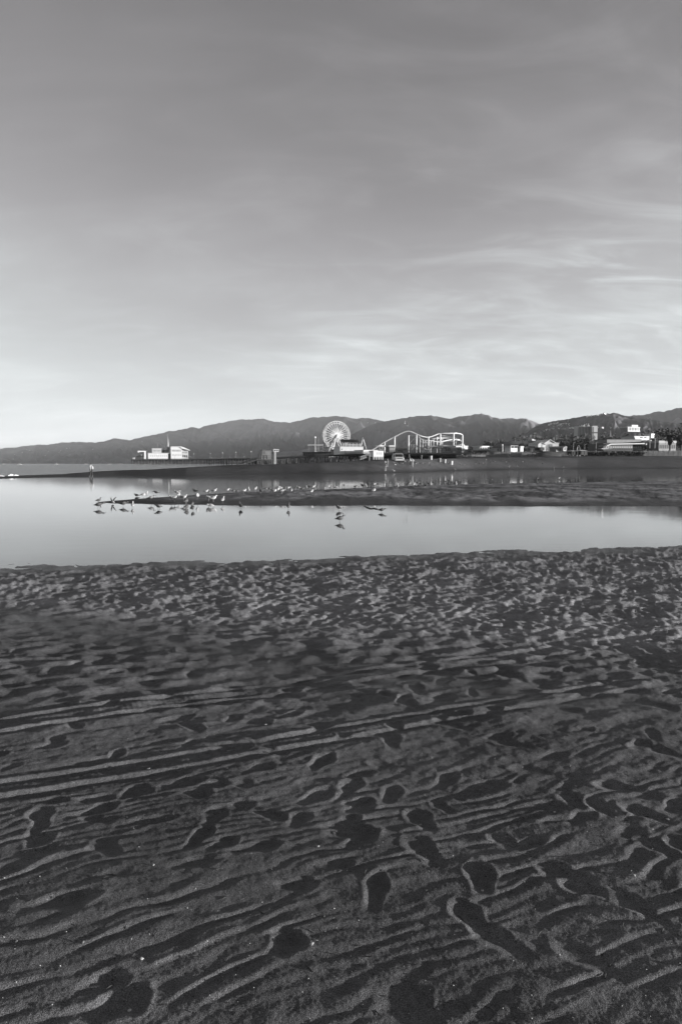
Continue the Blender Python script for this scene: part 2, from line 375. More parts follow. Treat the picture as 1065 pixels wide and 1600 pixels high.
# polar grid around the place one stands: one sheet, finest in front
side_u = np.geomspace(0.58, 2.2, 110)[1:]
th = list(np.arctan(np.concatenate([-side_u[::-1], np.linspace(-0.58, 0.58, 640), side_u])))
th_end = th[-1]; outer = list(np.linspace(th_end, 2*math.pi - th_end, 44)[1:-1])
TH = np.array(th + outer); NC = len(TH)
r_near = 1/np.linspace(1/1.25, 1/16.5, 760)
r_mid = np.concatenate([np.linspace(16.5, 27.5, 9)[1:], 1/np.linspace(1/27.5, 1/84, 170)])
r_far = np.concatenate([np.linspace(84, 340, 250)])
r_land = np.concatenate([np.linspace(340, 700, 60), np.geomspace(700, 22000, 50)[1:]])
def sheet(name, rr, detail, attr_fn, mats, cap=False, label=None):
    RR, TT = np.meshgrid(rr, TH, indexing='ij'); X = RR*np.sin(TT); Y = RR*np.cos(TT)
    Z = ground_z(X, Y)
    if detail is not None: Z = detail(X, Y, Z)
    nr = len(rr); V = np.stack([X, Y, Z], -1).reshape(-1, 3)
    i = np.arange(nr-1)[:, None]*NC; j = np.arange(NC)[None, :]; jn = (j+1) % NC
    q = np.stack([i+j, i+jn, i+NC+jn, i+NC+j], -1).reshape(-1, 4)[:, ::-1]
    if cap:
        V = np.vstack([V, [[0, 0, float(Z[0].mean())]]])
    me = bpy.data.meshes.new(name); nv = len(V)
    loops = q.ravel(); tri = []
    if cap:
        c = nv-1; tri = np.stack([np.full(NC, c), (np.arange(NC)+1) % NC, np.arange(NC)], -1).ravel()
        starts = np.concatenate([np.arange(len(q))*4, len(q)*4 + np.arange(NC)*3]); tot = np.concatenate([np.full(len(q), 4), np.full(NC, 3)])
        loops = np.concatenate([loops, tri])
    else:
        starts = np.arange(len(q))*4; tot = np.full(len(q), 4)
    me.vertices.add(nv); me.vertices.foreach_set('co', V.astype(np.float32).ravel())
    me.loops.add(len(loops)); me.loops.foreach_set('vertex_index', loops.astype(np.int32))
    me.polygons.add(len(starts)); me.polygons.foreach_set('loop_start', starts.astype(np.int32)); me.polygons.foreach_set('loop_total', tot.astype(np.int32))
    me.update(calc_edges=True); me.polygons.foreach_set('use_smooth', np.ones(len(starts), bool))
    for an, arr in attr_fn(V[:, 0], V[:, 1], V[:, 2]).items():
        at = me.attributes.new(an, 'FLOAT', 'POINT'); at.data.foreach_set('value', arr.astype(np.float32))
    for m in mats: me.materials.append(m)
    o = bpy.data.objects.new(name, me); link(o); o['kind'] = 'structure'
    if label: o['label'] = label
    return o

def sand_material(name, dry, grain, bump_d, far=False):
    m = bpy.data.materials.new(name); m.use_nodes = True; t = m.node_tree; b = t.nodes['Principled BSDF']
    tc = N(t, 'ShaderNodeTexCoord'); po = tc.outputs['Object']
    wet = N(t, 'ShaderNodeAttribute', attribute_name='wet').outputs['Fac']; pale = N(t, 'ShaderNodeAttribute', attribute_name='pale').outputs['Fac']  # on the near sand this holds real wetness plus the painted swath shade
    n1 = N(t, 'ShaderNodeTexNoise', i_Scale=grain, i_Detail=2.0, i_Roughness=0.7); t.links.new(po, n1.inputs['Vector'])
    n2 = N(t, 'ShaderNodeTexNoise', i_Scale=grain*0.10, i_Detail=4.0, i_Roughness=0.6); t.links.new(po, n2.inputs['Vector'])
    n3 = N(t, 'ShaderNodeTexNoise', i_Scale=grain*0.006, i_Detail=4.0, i_Roughness=0.55); t.links.new(po, n3.inputs['Vector'])
    g = mth(t, 'ADD', mth(t, 'MULTIPLY', mrange(t, n1.outputs[0], 0.32, 0.72, 0.10, 2.2), 0.62), mth(t, 'MULTIPLY', mrange(t, n2.outputs[0], 0.25, 0.75, 0.5, 1.5), 0.38))
    g = mth(t, 'MULTIPLY', g, mrange(t, n3.outputs[0], 0.3, 0.7, 0.80, 1.20))
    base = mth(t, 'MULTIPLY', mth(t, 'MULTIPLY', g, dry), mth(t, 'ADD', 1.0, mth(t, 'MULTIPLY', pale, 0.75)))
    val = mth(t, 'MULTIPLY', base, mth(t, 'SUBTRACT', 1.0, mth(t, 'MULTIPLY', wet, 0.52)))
    if not far:                           # broken shell in the sand: scattered light grains, and a few dark ones
        vo = N(t, 'ShaderNodeTexVoronoi', i_Scale=55.0); t.links.new(po, vo.inputs['Vector'])
        wn = N(t, 'ShaderNodeTexWhiteNoise'); t.links.new(vo.outputs['Position'], wn.inputs[0])
        spk = mth(t, 'MULTIPLY', mth(t, 'GREATER_THAN', wn.outputs[0], 0.972), mth(t, 'LESS_THAN', vo.outputs['Distance'], 0.16))
        drk = mth(t, 'MULTIPLY', mth(t, 'LESS_THAN', wn.outputs[0], 0.03), mth(t, 'LESS_THAN', vo.outputs['Distance'], 0.25))
        val = mth(t, 'ADD', mth(t, 'MULTIPLY', val, mth(t, 'SUBTRACT', 1.0, mth(t, 'MULTIPLY', drk, 0.6))), mth(t, 'MULTIPLY', spk, 0.12))
    cb = N(t, 'ShaderNodeCombineColor'); t.links.new(mth(t, 'MULTIPLY', val, 1.0), cb.inputs[0]); t.links.new(mth(t, 'MULTIPLY', val, 0.995), cb.inputs[1]); t.links.new(mth(t, 'MULTIPLY', val, 1.02), cb.inputs[2])
    t.links.new(cb.outputs[0], b.inputs['Base Color'])
    t.links.new(mth(t, 'SUBTRACT', 0.92, mth(t, 'MULTIPLY', wet, 0.22 if far else 0.50)), b.inputs['Roughness'])
    t.links.new(mth(t, 'MULTIPLY', wet, 0.10 if far else 0.35), b.inputs['Specular IOR Level'])
    bp = N(t, 'ShaderNodeBump', i_Strength=1.0, i_Distance=bump_d)
    hb = mth(t, 'ADD', mth(t, 'MULTIPLY', n1.outputs[0], 0.6), mth(t, 'MULTIPLY', n2.outputs[0], 0.7))
    t.links.new(hb, bp.inputs['Height']); t.links.new(bp.outputs[0], b.inputs['Normal'])
    return m

def near_detail(X, Y, Z):
    front = sstep(-0.5, 1.0, Y); D = sand_detail(X, Y)
    land = sstep(-0.25, 0.02, Z)
    return Z + D*front*land
SHADE_SWATH = lambda x, y: (y - (7.35 - 0.545*(x + 3.8)))     # shade painted into the colour as a dark swath crossing the sand
def near_attr(x, y, z):
    wet = 1 - sstep(0.0, 0.055, z + 0.02*pn(x*1.5, y*1.5, 90))
    sw = SHADE_SWATH(x, y) + 0.25*pn(x*1.1, y*1.1, 91); swath_shade = 0.85*np.exp(-(sw/0.42)**2)*sstep(-6, -3.5, x + 0*y)*(1 - sstep(1.6, 3.2, x))
    damp2 = 0.45*sstep(0.05, 0.45, fbm(x*0.6, y*0.6, 3, 92))
    near_dark = 0.35*(1 - sstep(1.8, 3.0, y))  # sand gets darker towards the viewer
    belt = sstep(5.6, 7.2, y + 0.3*x)
    # drier, paler tops of ripples and shoulders, highlights put into the colour
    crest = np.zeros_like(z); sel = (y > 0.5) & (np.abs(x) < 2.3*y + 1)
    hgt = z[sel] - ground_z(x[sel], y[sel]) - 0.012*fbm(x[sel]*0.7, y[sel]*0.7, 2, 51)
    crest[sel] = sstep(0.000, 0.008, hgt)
    return {'wet': np.clip(np.maximum(wet, (swath_shade + damp2*(1-belt) + near_dark)*(1-0.5*crest)), 0, 1), 'pale': (belt*1.15 + 0.40*crest)*(1-swath_shade)*(1-wet)}  # 'wet' also carries the painted swath shade
def bar_detail(X, Y, Z):
    k = sstep(0.10, 0.22, Z)*(Y < 86)
    return Z + k*(0.014*fbm(X*2.2, Y*1.6, 4, 95, 0.6) + 0.010*np.abs(pn(X*2.4 + Y*0.8, Y*0.9, 96))) + sstep(0.0, 0.05, Z)*0.01*fbm(X*0.8, Y*0.8, 2, 97)
def bar_attr(x, y, z):
    wet = 1 - sstep(0.09, 0.20, z + 0.06*pn(x*0.25, y*0.10, 98) + 0.02*pn(x*1.2, y*0.6, 94))
    return {'wet': np.clip(0.25 + 0.7*wet, 0, 1), 'pale': 1.3*(1-wet)*sstep(-0.35, 0.4, fbm(x*0.6, y*0.22, 4, 99))}
def far_detail(X, Y, Z):
    return Z + sstep(0.05, 0.5, Z)*(0.05*fbm(X*0.3, Y*0.3, 3, 101))
def far_attr(x, y, z):
    px = 532.5 + F*x/np.maximum(y, 1); cr = np.interp(px, FB[:,0], FB[:,2])
    lane = np.exp(-((y - cr - 4)/5.0)**2)*sstep(560, 640, px)
    wet = 1 - sstep(0.25, 0.7, z + 0.15*pn(x*0.1, y*0.1, 102))
    return {'wet': np.clip(0.35 + 0.6*wet, 0, 1), 'pale': np.clip(lane*1.3, 0, 1.3)}
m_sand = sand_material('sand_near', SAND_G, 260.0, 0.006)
m_bar = sand_material('sand_bar', SAND_G*1.15, 30.0, 0.03, True)
m_far = sand_material('sand_far', SAND_G*0.68, 8.0, 0.05, True)
m_land = mat('scrub_land', 0.06, 0.95, 0.4, 0.03)
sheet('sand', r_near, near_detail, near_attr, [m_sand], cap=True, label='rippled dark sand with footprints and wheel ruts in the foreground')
sheet('sandbar', np.concatenate([[16.5], r_mid]), bar_detail, bar_attr, [m_bar], label='low sandbar lying in the lagoon')
sheet('beach', r_far, far_detail, far_attr, [m_far], label='far beach rising behind the lagoon')
sheet('ground', r_land, None, lambda x, y, z: {}, [m_land], label='dark land behind the far beach')

# ------------------------------------------------------------------ water
def water_material(name, g, rough, waves):
    m = bpy.data.materials.new(name); m.use_nodes = True; t = m.node_tree; b = t.nodes['Principled BSDF']
    b.inputs['Base Color'].default_value = (g, g, g*1.02, 1); b.inputs['Roughness'].default_value = rough; b.inputs['IOR'].default_value = 1.333
    tc = N(t, 'ShaderNodeTexCoord'); prev = None
    for (sc, det, dist, st) in waves:
        mp = N(t, 'ShaderNodeMapping'); mp.inputs['Scale'].default_value = sc; t.links.new(tc.outputs['Object'], mp.inputs[0])
        nz = N(t, 'ShaderNodeTexNoise', i_Scale=1.0, i_Detail=det, i_Roughness=0.55); t.links.new(mp.outputs[0], nz.inputs['Vector'])
        bp = N(t, 'ShaderNodeBump', i_Strength=st, i_Distance=dist); t.links.new(nz.outputs[0], bp.inputs['Height'])
        if prev: t.links.new(prev, bp.inputs['Normal'])
        prev = bp.outputs[0]
    t.links.new(prev, b.inputs['Normal']); return m
def polar_sheet(name, r0, r1, pxs, nr, material, z, label, power=1.0):
    vs, fs = [], []
    for px in pxs:
        u = (px - 532.5)/F; a, c = r0(px), r1(px)
        for k in range(nr+1):
            r = a*(c/a)**(k/nr); vs.append((u*r, r, z))
    n = nr+1
    for i in range(len(pxs)-1):
        for k in range(nr): fs.append((i*n+k, (i+1)*n+k, (i+1)*n+k+1, i*n+k+1))
    me = bpy.data.meshes.new(name); me.from_pydata(vs, [], fs); me.materials.append(material)
    o = link(bpy.data.objects.new(name, me)); o['kind'] = 'structure'; o['label'] = label; return o
fbi = lambda px, k: float(np.interp(px, FB[:,0], FB[:,k]))
PXW = list(range(-1500, 2601, 50))
m_lag = water_material('lagoon_water', 0.07, 0.045, [((0.7, 2.2, 1), 3, 0.004, 0.35)])
m_sea = water_material('sea_water', 0.05, 0.25, [((0.03, 0.16, 1), 4, 2.2, 1.0), ((0.3, 1.1, 1), 3, 0.25, 0.9)])
polar_sheet('lagoon', lambda px: 6.0, lambda px: fbi(px, 1) + 0.55*(fbi(px, 2)-fbi(px, 1)), PXW, 30, m_lag, 0.0, 'still lagoon reflecting the pale sky')
polar_sheet('sea', lambda px: fbi(px, 2) + 1.0, lambda px: 22500.0, list(range(-1900, 761, 50)), 40, m_sea, 0.0, 'grey sea beyond the sandy spit')
# ------------------------------------------------------------------ hills
def hills_material(name, lo, hi, scale):
    m = bpy.data.materials.new(name); m.use_nodes = True; t = m.node_tree; b = t.nodes['Principled BSDF']
    b.inputs['Roughness'].default_value = 0.95; b.inputs['Specular IOR Level'].default_value = 0.05
    tc = N(t, 'ShaderNodeTexCoord')
    n1 = N(t, 'ShaderNodeTexNoise', i_Scale=scale, i_Detail=8.0, i_Roughness=0.68); t.links.new(tc.outputs['Object'], n1.inputs['Vector'])
    n2 = N(t, 'ShaderNodeTexNoise', i_Scale=scale*0.22, i_Detail=3.0); t.links.new(tc.outputs['Object'], n2.inputs['Vector'])
    v = mth(t, 'MULTIPLY', mrange(t, n1.outputs[0], 0.3, 0.72, lo, hi), mrange(t, n2.outputs[0], 0.42, 0.58, 0.45, 1.75))  # scrub patches, their contrast raised to stand for lit and shaded slopes
    cb = N(t, 'ShaderNodeCombineColor')
    for k, q in enumerate((1.0, 0.98, 1.03)): t.links.new(mth(t, 'MULTIPLY', v, q), cb.inputs[k])
    t.links.new(cb.outputs[0], b.inputs['Base Color'])
    bp = N(t, 'ShaderNodeBump', i_Strength=0.45, i_Distance=10.0); t.links.new(n1.outputs[0], bp.inputs['Height']); t.links.new(bp.outputs[0], b.inputs['Normal'])
    return m
HILLS = {}
def ridge(name, pts, dist, front, back, spur, seed, material, label, nu=420, nr=90, fr=(38, 2.2)):
    pts = np.array(pts, float); dist = np.array(dist, float)
    px = np.linspace(pts[0,0], pts[-1,0], nu); Rr = np.interp(px, dist[:,0], dist[:,1])
    py = np.interp(px, pts[:,0], pts[:,1]) + 1.1*fbm(px/9.0, px*0+seed, 3, seed)
    zc = CAM_Z + (724.5 - py)/F*Rr
    t = np.concatenate([np.linspace(-1, 0, nr), np.linspace(0, 1, 14)[1:]])
    PX, T = np.meshgrid(px, t, indexing='ij'); ZC = zc[:, None]*np.ones_like(T); RR = Rr[:, None] + np.where(T < 0, T*front, T*back)
    s = np.clip(1 + T, 0, 1)
    prof = np.where(T < 0, 0.75*s**1.15 + 0.25*sstep(0, 1, s), 1 - sstep(0, 1, T)*0.9)
    wx = PX/fr[0] + 1.9*T + 0.9*pn(PX/70, T*2, seed+3); wy = T*fr[1] + PX/160
    rd = 1 - np.abs(fbm(wx, wy, 4, seed+5, 0.42)); rd2 = 1 - np.abs(fbm(wx*2.3 + 5, wy*2.6, 3, seed+6, 0.45))
    env = np.clip(4*s*(1-s), 0, 1)**0.7*(T < 0)
    Z = ZC*(prof - spur*env*(1.0 - rd)*1.0 - spur*0.45*env*(1-rd2)) + ZC*0.10*env*fbm(wx*4.5, wy*4.5, 4, seed+8, 0.6)
    Z = np.minimum(Z, CAM_Z + (ZC - CAM_Z)*RR/Rr[:, None]*np.where(T < 0, 0.995, 1))
    Z = np.maximum(Z, -3.0)
    U = (PX - 532.5)/F; X = U*RR
    V = np.stack([X, RR, Z], -1); n = len(t)
    fs = [(i*n+k, (i+1)*n+k, (i+1)*n+k+1, i*n+k+1) for i in range(nu-1) for k in range(n-1)]
    me = bpy.data.meshes.new(name); me.from_pydata([tuple(v) for v in V.reshape(-1, 3)], [], fs); me.materials.append(material)
    me.polygons.foreach_set('use_smooth', np.ones(len(fs), bool)); me.update()
    o = link(bpy.data.objects.new(name, me)); o['kind'] = 'structure'; o['label'] = label
    HILLS[name] = (px, V); return o
def on_hill(name, px, py):               # the point of that hillside seen at that pixel
    pxs, V = HILLS[name]; i = int(np.argmin(np.abs(pxs - px))); c = V[i]
    y = 724.5 - (c[:,2] - CAM_Z)/c[:,1]*F; k = int(np.argmin(np.abs(y - py))); return Vector(c[k])
mh1 = hills_material('chaparral_far', 0.035, 0.085, 0.0016); mh2 = hills_material('chaparral', 0.03, 0.085, 0.0022); mh3 = hills_material('wooded_slope', 0.02, 0.065, 0.010)
L1 = [(-320,719),(-200,713),(-100,707),(0,702),(30,698.5),(60,695),(75,695.5),(92,692.5),(105,691),(135,691),(150,691.5),(163,690),(178,685),(192,687),(205,688),(225,683),(235,681),(250,678),(262,675),(275,673),(290,670.5),(300,668.5),(312,669.5),(330,664),(345,662),(352,660.5),(368,657),(378,656),(395,656.5),(414,655),(424,658),(437,660),(448,660.5),(460,660),(474,656),(486,652.5),(500,652.5),(510,651.5),(530,651),(545,653),(560,655),(568,653.5),(582,655),(596,658),(640,672),(720,704),(780,724)]
L2 = [(340,724),(400,716),(440,706),(470,704),(500,696),(530,688),(552,678),(570,668),(590,661),(612,657),(625,655),(638,652),(655,650.5),(672,650.5),(685,652),(700,655),(715,651.5),(722,651),(735,649),(750,647),(758,649),(770,653),(783,655),(795,654),(806,655),(818,654),(830,659),(842,663),(870,668),(930,682),(1010,704)]
L3 = [(700,712),(730,704),(760,699),(790,692),(815,680),(832,668),(845,662),(860,659.5),(872,657.5),(885,655.5),(900,652.5),(912,651),(928,648.5),(945,646.2),(955,646),(966,648.5),(980,652),(1000,655),(1040,660),(1100,668),(1180,690),(1240,712)]
L4 = [(880,700),(930,672),(958,652),(975,650.5),(995,649.5),(1008,647),(1018,644.5),(1034,643.5),(1048,640),(1065,636.5),(1090,634),(1120,640),(1170,668),(1230,704),(1260,718)]
ridge('hills_west', L1, [(-320,19000),(0,17000),(250,12500),(420,10500),(600,9500),(780,9000)], 3800, 1500, 0.75, 3, mh1, 'pale distant mountains behind the end of the pier', 460, 100, (85, 1.7))
ridge('hills_middle', L2, [(340,8200),(620,7000),(1010,6800)], 2900, 1500, 0.78, 13, mh2, 'darker mountain ridge behind the roller coaster', 400, 100, (80, 1.7))
ridge('hills_east', L3, [(700,4300),(900,3900),(1300,3700)], 2300, 900, 0.34, 23, mh3, 'wooded hillside dotted with houses on the right', 360, 100, (75, 1.8))
ridge('hills_behind', L4, [(880,6000),(1500,5200)], 2000, 1200, 0.5, 33, mh2, 'dark mountain rising at the right edge', 220, 70, (75, 1.8))

# ------------------------------------------------------------------ the air: thin sea haze
if HAZE > 0:
    hz = MB(); hz.box(-24500, 24500, -24500, 24500, -4, 760)
    m = bpy.data.materials.new('sea_haze'); m.use_nodes = True; t = m.node_tree; t.nodes.clear()
    pv = N(t, 'ShaderNodeVolumePrincipled'); pv.inputs['Density'].default_value = HAZE; pv.inputs['Color'].default_value = (0.93, 0.94, 0.95, 1); pv.inputs['Anisotropy'].default_value = 0.0
    ou = N(t, 'ShaderNodeOutputMaterial'); t.links.new(pv.outputs[0], ou.inputs['Volume'])
    o = hz.build('haze', m); o['kind'] = 'stuff'; o['label'] = 'thin pale haze over the bay'
# ------------------------------------------------------------------ materials of built things
WHITE = mat('white_paint', 0.46, 0.5, 0.06, 0.8); OFFW = mat('weathered_white', 0.34, 0.6, 0.15, 0.7); PALE = mat('pale_grey_paint', 0.28, 0.6, 0.12, 0.7)
GREY = mat('grey_paint', 0.15, 0.6, 0.2, 0.8); DGREY = mat('dark_grey_paint', 0.07, 0.7, 0.2, 0.8); DARK = mat('dark_material', 0.035, 0.7, 0.3, 1.0)
TIMBER = mat('tarred_timber', 0.055, 0.85, 0.45, 0.6, bump=0.02); DECKW = mat('deck_timber', 0.14, 0.85, 0.3, 0.5); BARN = mat('weathered_planks', 0.15, 0.85, 0.25, 0.9)
GLASS = mat('dark_glass', 0.02, 0.12, 0.2, 1.0, spec=0.6); STEEL = mat('painted_steel', 0.45, 0.4, 0.08, 0.5, spec=0.5); ROOFD = mat('dark_shingle', 0.06, 0.85, 0.3, 0.8)
RUBBER = mat('black_rubber', 0.025, 0.8, 0.2, 2.0); CONC = mat('concrete', 0.30, 0.85, 0.2, 0.4, bump=0.01); LAMPG = mat('white_globe', 0.85, 0.25, 0.03, 1.0)
SKIN = mat('skin', 0.32, 0.6, 0.08, 8.0); HAIR = mat('dark_hair', 0.03, 0.6, 0.2, 20.0); CLOTHW = mat('white_cloth', 0.75, 0.9, 0.08, 6.0); CLOTHD = mat('dark_cloth', 0.03, 0.9, 0.2, 6.0); CLOTHG = mat('grey_cloth', 0.20, 0.9, 0.2, 6.0)
def ZP(py, Y): return P(532.5, py, Y).z
def XP(px, Y): return (px - 532.5)/F*P(532.5, 724.5, Y).y

# ------------------------------------------------------------------ pier
DZ = 7.4                                # height of the pier deck
FRONT = [(736,338),(690,342),(640,346),(600,352),(545,423),(500,472),(450,533),(400,645),(320,800),(206,944)]
FX = [(XP(p, Y), Y) for p, Y in FRONT]
pier = thing('pier', 'long timber pier on many dark pilings stretching out into the bay', 'pier')
pts = []
for i in range(len(FX)-1):
    a, b = Vector(FX[i]), Vector(FX[i+1]); n = max(1, int((b-a).length/9.0))
    for k in range(n): pts.append(a.lerp(b, k/n))
pts.append(Vector(FX[-1])); NPT = len(pts)
nrm = []
for i in range(NPT):
    d = (pts[min(i+1, NPT-1)] - pts[max(i-1, 0)]).normalized(); nrm.append(Vector((-d.y, d.x)) * (-1 if True else 1))
def inward(i):                           # away from the viewer, across the width of the pier
    n = nrm[i]; n = n if n.x > 0 else -n
    return n if pts[i].y > 640 else Vector((-0.30, 0.954))
WID = [28 if p.y > 640 else (95 if p.y > 400 else 110) for p in pts]
mb = MB(); vs = []
for i, p in enumerate(pts):
    q = p + inward(i)*WID[i]
    vs += [(p.x, p.y, DZ), (q.x, q.y, DZ), (p.x, p.y, DZ-0.9), (q.x, q.y, DZ-0.9)]
fs = []
for i in range(NPT-1):
    a, b = 4*i, 4*i+4
    fs += [(a, a+1, b+1, b), (a+2, b+2, b+3, a+3), (a, b, b+2, a+2), (a+1, a+3, b+3, b+1)]
fs += [(0, 2, 3, 1), (4*NPT-4, 4*NPT-3, 4*NPT-1, 4*NPT-2)]
mb.add(vs, fs); mb.build('deck', DECKW, pier)
pile_me = MB().lathe([(0.30, -10), (0.27, 0)], n=7).mesh('piling', TIMBER)
cross_me = {}
for i, p in enumerate(pts):
    gz = float(ground_z(p.x, p.y))
    for row, off in enumerate((0.6, 6.0, 13.0)):
        q = p + inward(i)*off
        if row and i % 2: continue
        inst('piling', pile_me, pier, (q.x, q.y, DZ-0.9))
    if i < NPT-1 and (p.y > 600 or i % 2 == 0):                        # a second piling between bents
        m_ = p.lerp(pts[i+1], 0.45) + inward(i)*1.5; inst('piling', pile_me, pier, (m_.x, m_.y, DZ-0.95))
mb = MB()
for i in range(NPT-1):                   # fender beams along the front and a row of cross braces
    a, b = pts[i], pts[i+1]
    mb.tube([(a.x, a.y-0.35, DZ-1.5), (b.x, b.y-0.35, DZ-1.5)], 0.22, 4)
    if i % 2 == 0: mb.tube([(a.x, a.y-0.3, DZ-1.4), (b.x, b.y-0.3, 1.6)], 0.13, 4)
mb.build('brace', TIMBER, pier)
mb = MB(); post = MB()
for i in range(NPT-1):
    a, b = pts[i], pts[i+1]
    for h in (0.45, 0.8, 1.12): mb.tube([(a.x, a.y, DZ+h), (b.x, b.y, DZ+h)], 0.07, 4)
    for k in range(4):
        c = a.lerp(b, k/4); post.box(c.x-0.09, c.x+0.09, c.y-0.09, c.y+0.09, DZ, DZ+1.2)
mb.build('railing', GREY, pier); tag(post.build('railing_post', GREY, pier), kind='stuff')
# lamp posts along the outer pier
lp = None
for k, i in enumerate(range(NPT-4, 26, -5)):
    p = pts[i] + inward(i)*2.0
    if lp is None:
        t = thing('street_lamp', 'slim lamp post standing along the outer pier', 'lamp post', (p.x, p.y, DZ), 0, 'lamp posts along the outer pier')
        MB().lathe([(0.14, 0), (0.09, 5.6)], n=6).build('pole', GREY, t); MB().lathe([(0.1, 5.6), (0.32, 5.9), (0.32, 6.2), (0.08, 6.5)], n=8).build('lamp_head', LAMPG, t); lp = t
    else:
        c = copy_tree(lp); c.location = (p.x, p.y, DZ)

# restaurant at the seaward end
YR = 958.0
def pxbox(mb, px0, px1, py0, py1, Y, depth):          # a block whose face stands at depth Y
    mb.box(XP(px0, Y), XP(px1, Y), Y, Y + depth, ZP(py1, Y), ZP(py0, Y)); return mb
def windows(parent, px0, px1, n, py0, py1, Y, frac=0.6, m=GLASS, frame=True, name='window'):
    x0, x1 = XP(px0, Y), XP(px1, Y); w = (x1-x0)/n; z0, z1 = ZP(py1, Y), ZP(py0, Y)
    mw = MB().box(-w*frac/2, w*frac/2, -0.06, 0.04, z0, z1).mesh(name, m)
    for k in range(n): inst(name, mw, parent, (x0 + (k+0.5)*w, Y, 0))
rest = thing('restaurant', 'white two storey building with a spire at the seaward end of the pier', 'building', (0, 0, 0))
m_ = MB(); pxbox(m_, 231, 261, 708.5, 717.3, YR, 18); m_.build('wall', WHITE, rest)
m_ = MB(); pxbox(m_, 238, 252, 701.2, 708.4, YR+3, 12); m_.build('wall', OFFW, rest)
m_ = MB(); pxbox(m_, 264.5, 281, 698.5, 717.3, YR-2, 22); m_.build('wall', WHITE, rest)
m_ = MB(); pxbox(m_, 281.2, 292, 702.5, 717.3, YR+1, 18); m_.build('wall', OFFW, rest)
m_ = MB(); pxbox(m_, 252.5, 264, 703, 711, YR+5, 12); m_.build('wall', GREY, rest)
m_ = MB(); pxbox(m_, 261.3, 264.3, 709.6, 717.2, YR+1, 6); m_.build('door', DARK, rest)
z0 = ZP(702.4, YR); m_ = MB(); m_.prism([(XP(279,YR), ZP(697.8,YR)), (XP(284.5,YR), ZP(698.6,YR)), (XP(294.5,YR), ZP(703.3,YR)), (XP(294.5,YR), ZP(703.9,YR)), (XP(281,YR), ZP(700.6,YR))], YR-3, YR+20); m_.build('roof', WHITE, rest)
m_ = MB(); pxbox(m_, 264, 281.4, 697.3, 698.3, YR-3, 24); m_.build('roof', OFFW, rest)
m_ = MB(); pxbox(m_, 230.4, 262, 707.7, 708.6, YR-1, 20); m_.build('roof', OFFW, rest)
m_ = MB(); pxbox(m_, 237.4, 252.6, 700.4, 701.3, YR+2, 14); m_.build('roof', PALE, rest)
windows(rest, 239, 251, 6, 703.3, 705.6, YR+3, 0.55, GREY)
windows(rest, 266, 280, 7, 702.5, 705.6, YR-2, 0.6, GREY); windows(rest, 266, 280, 6, 709.5, 712.5, YR-2, 0.55, PALE)
windows(rest, 233, 260, 9, 711, 713.6, YR, 0.45, PALE); windows(rest, 253.3, 256.6, 1, 704, 709.5, YR+5, 0.95, DARK); windows(rest, 282.5, 291, 4, 705.5, 708.2, YR+1, 0.6, GREY); windows(rest, 282.5, 291, 3, 711, 714.2, YR+1, 0.6, DGREY)
m_ = MB(); cx_ = XP(263.6, YR+8); m_.lathe([(1.75, ZP(703,YR)), (1.7, ZP(699,YR)), (1.15, ZP(695,YR)), (0.55, ZP(687,YR)), (0.14, ZP(682,YR)), (0.08, ZP(676.5,YR))], (cx_, YR+8, 0), 6); m_.build('spire', PALE, rest)
m_ = MB()
for px in (253, 256, 260, 262): m_.tube([(XP(px,YR), YR+6, ZP(703,YR)), (XP(px,YR), YR+6, ZP(698.2 - (px%3),YR))], 0.16, 5)
m_.tube([(XP(245.4,YR), YR+6, ZP(701,YR)), (XP(245.4,YR), YR+6, ZP(692.5,YR))], 0.12, 5); m_.build('mast', PALE, rest)
m_ = MB()
for k in range(9): m_.box(XP(283+k*1.5,YR), XP(284.4+k*1.5,YR), YR-3, YR-1, ZP(707.2+k*0.9,YR), ZP(706.8+k*0.9,YR))
m_.build('staircase', PALE, rest)
# white gantry
g = thing('boat_hoist', 'white inverted L shaped hoist at the end of the pier left of the white building', 'crane')
m_ = MB(); pxbox(m_, 226.2, 228.7, 705.4, 717.4, 948, 2.0); m_.build('post', WHITE, g)
m_ = MB(); pxbox(m_, 216.3, 228.8, 704.4, 706.0, 947.6, 2.6); m_.build('boom', WHITE, g)
m_ = MB(); m_.prism([(XP(216.5,948), ZP(706.2,948)), (XP(219,948), ZP(706.2,948)), (XP(217.4,948), ZP(707.6,948))], 948, 949.5); m_.build('hook', WHITE, g)
s_ = thing('bait_shed', 'small dark shed crowded with gear below the white hoist at the pier end', 'shed')
m_ = MB(); pxbox(m_, 214, 225.5, 713.4, 717.6, 946, 8); m_.build('wall', DGREY, s_)
m_ = MB(); m_.prism([(XP(213.4,946), ZP(713.4,946)), (XP(219.5,946), ZP(711.2,946)), (XP(226,946), ZP(713.4,946))], 945.5, 955); m_.build('roof', DARK, s_)
c_ = thing('deck_cabinet', 'small white cabinet at the very tip of the pier', 'cabinet')
m_ = MB(); pxbox(m_, 208.4, 211, 715.2, 717.6, 945, 2); m_.build('body', WHITE, c_); m_ = MB(); pxbox(m_, 208.2, 211.2, 714.8, 715.2, 944.8, 2.4); m_.build('lid', OFFW, c_)

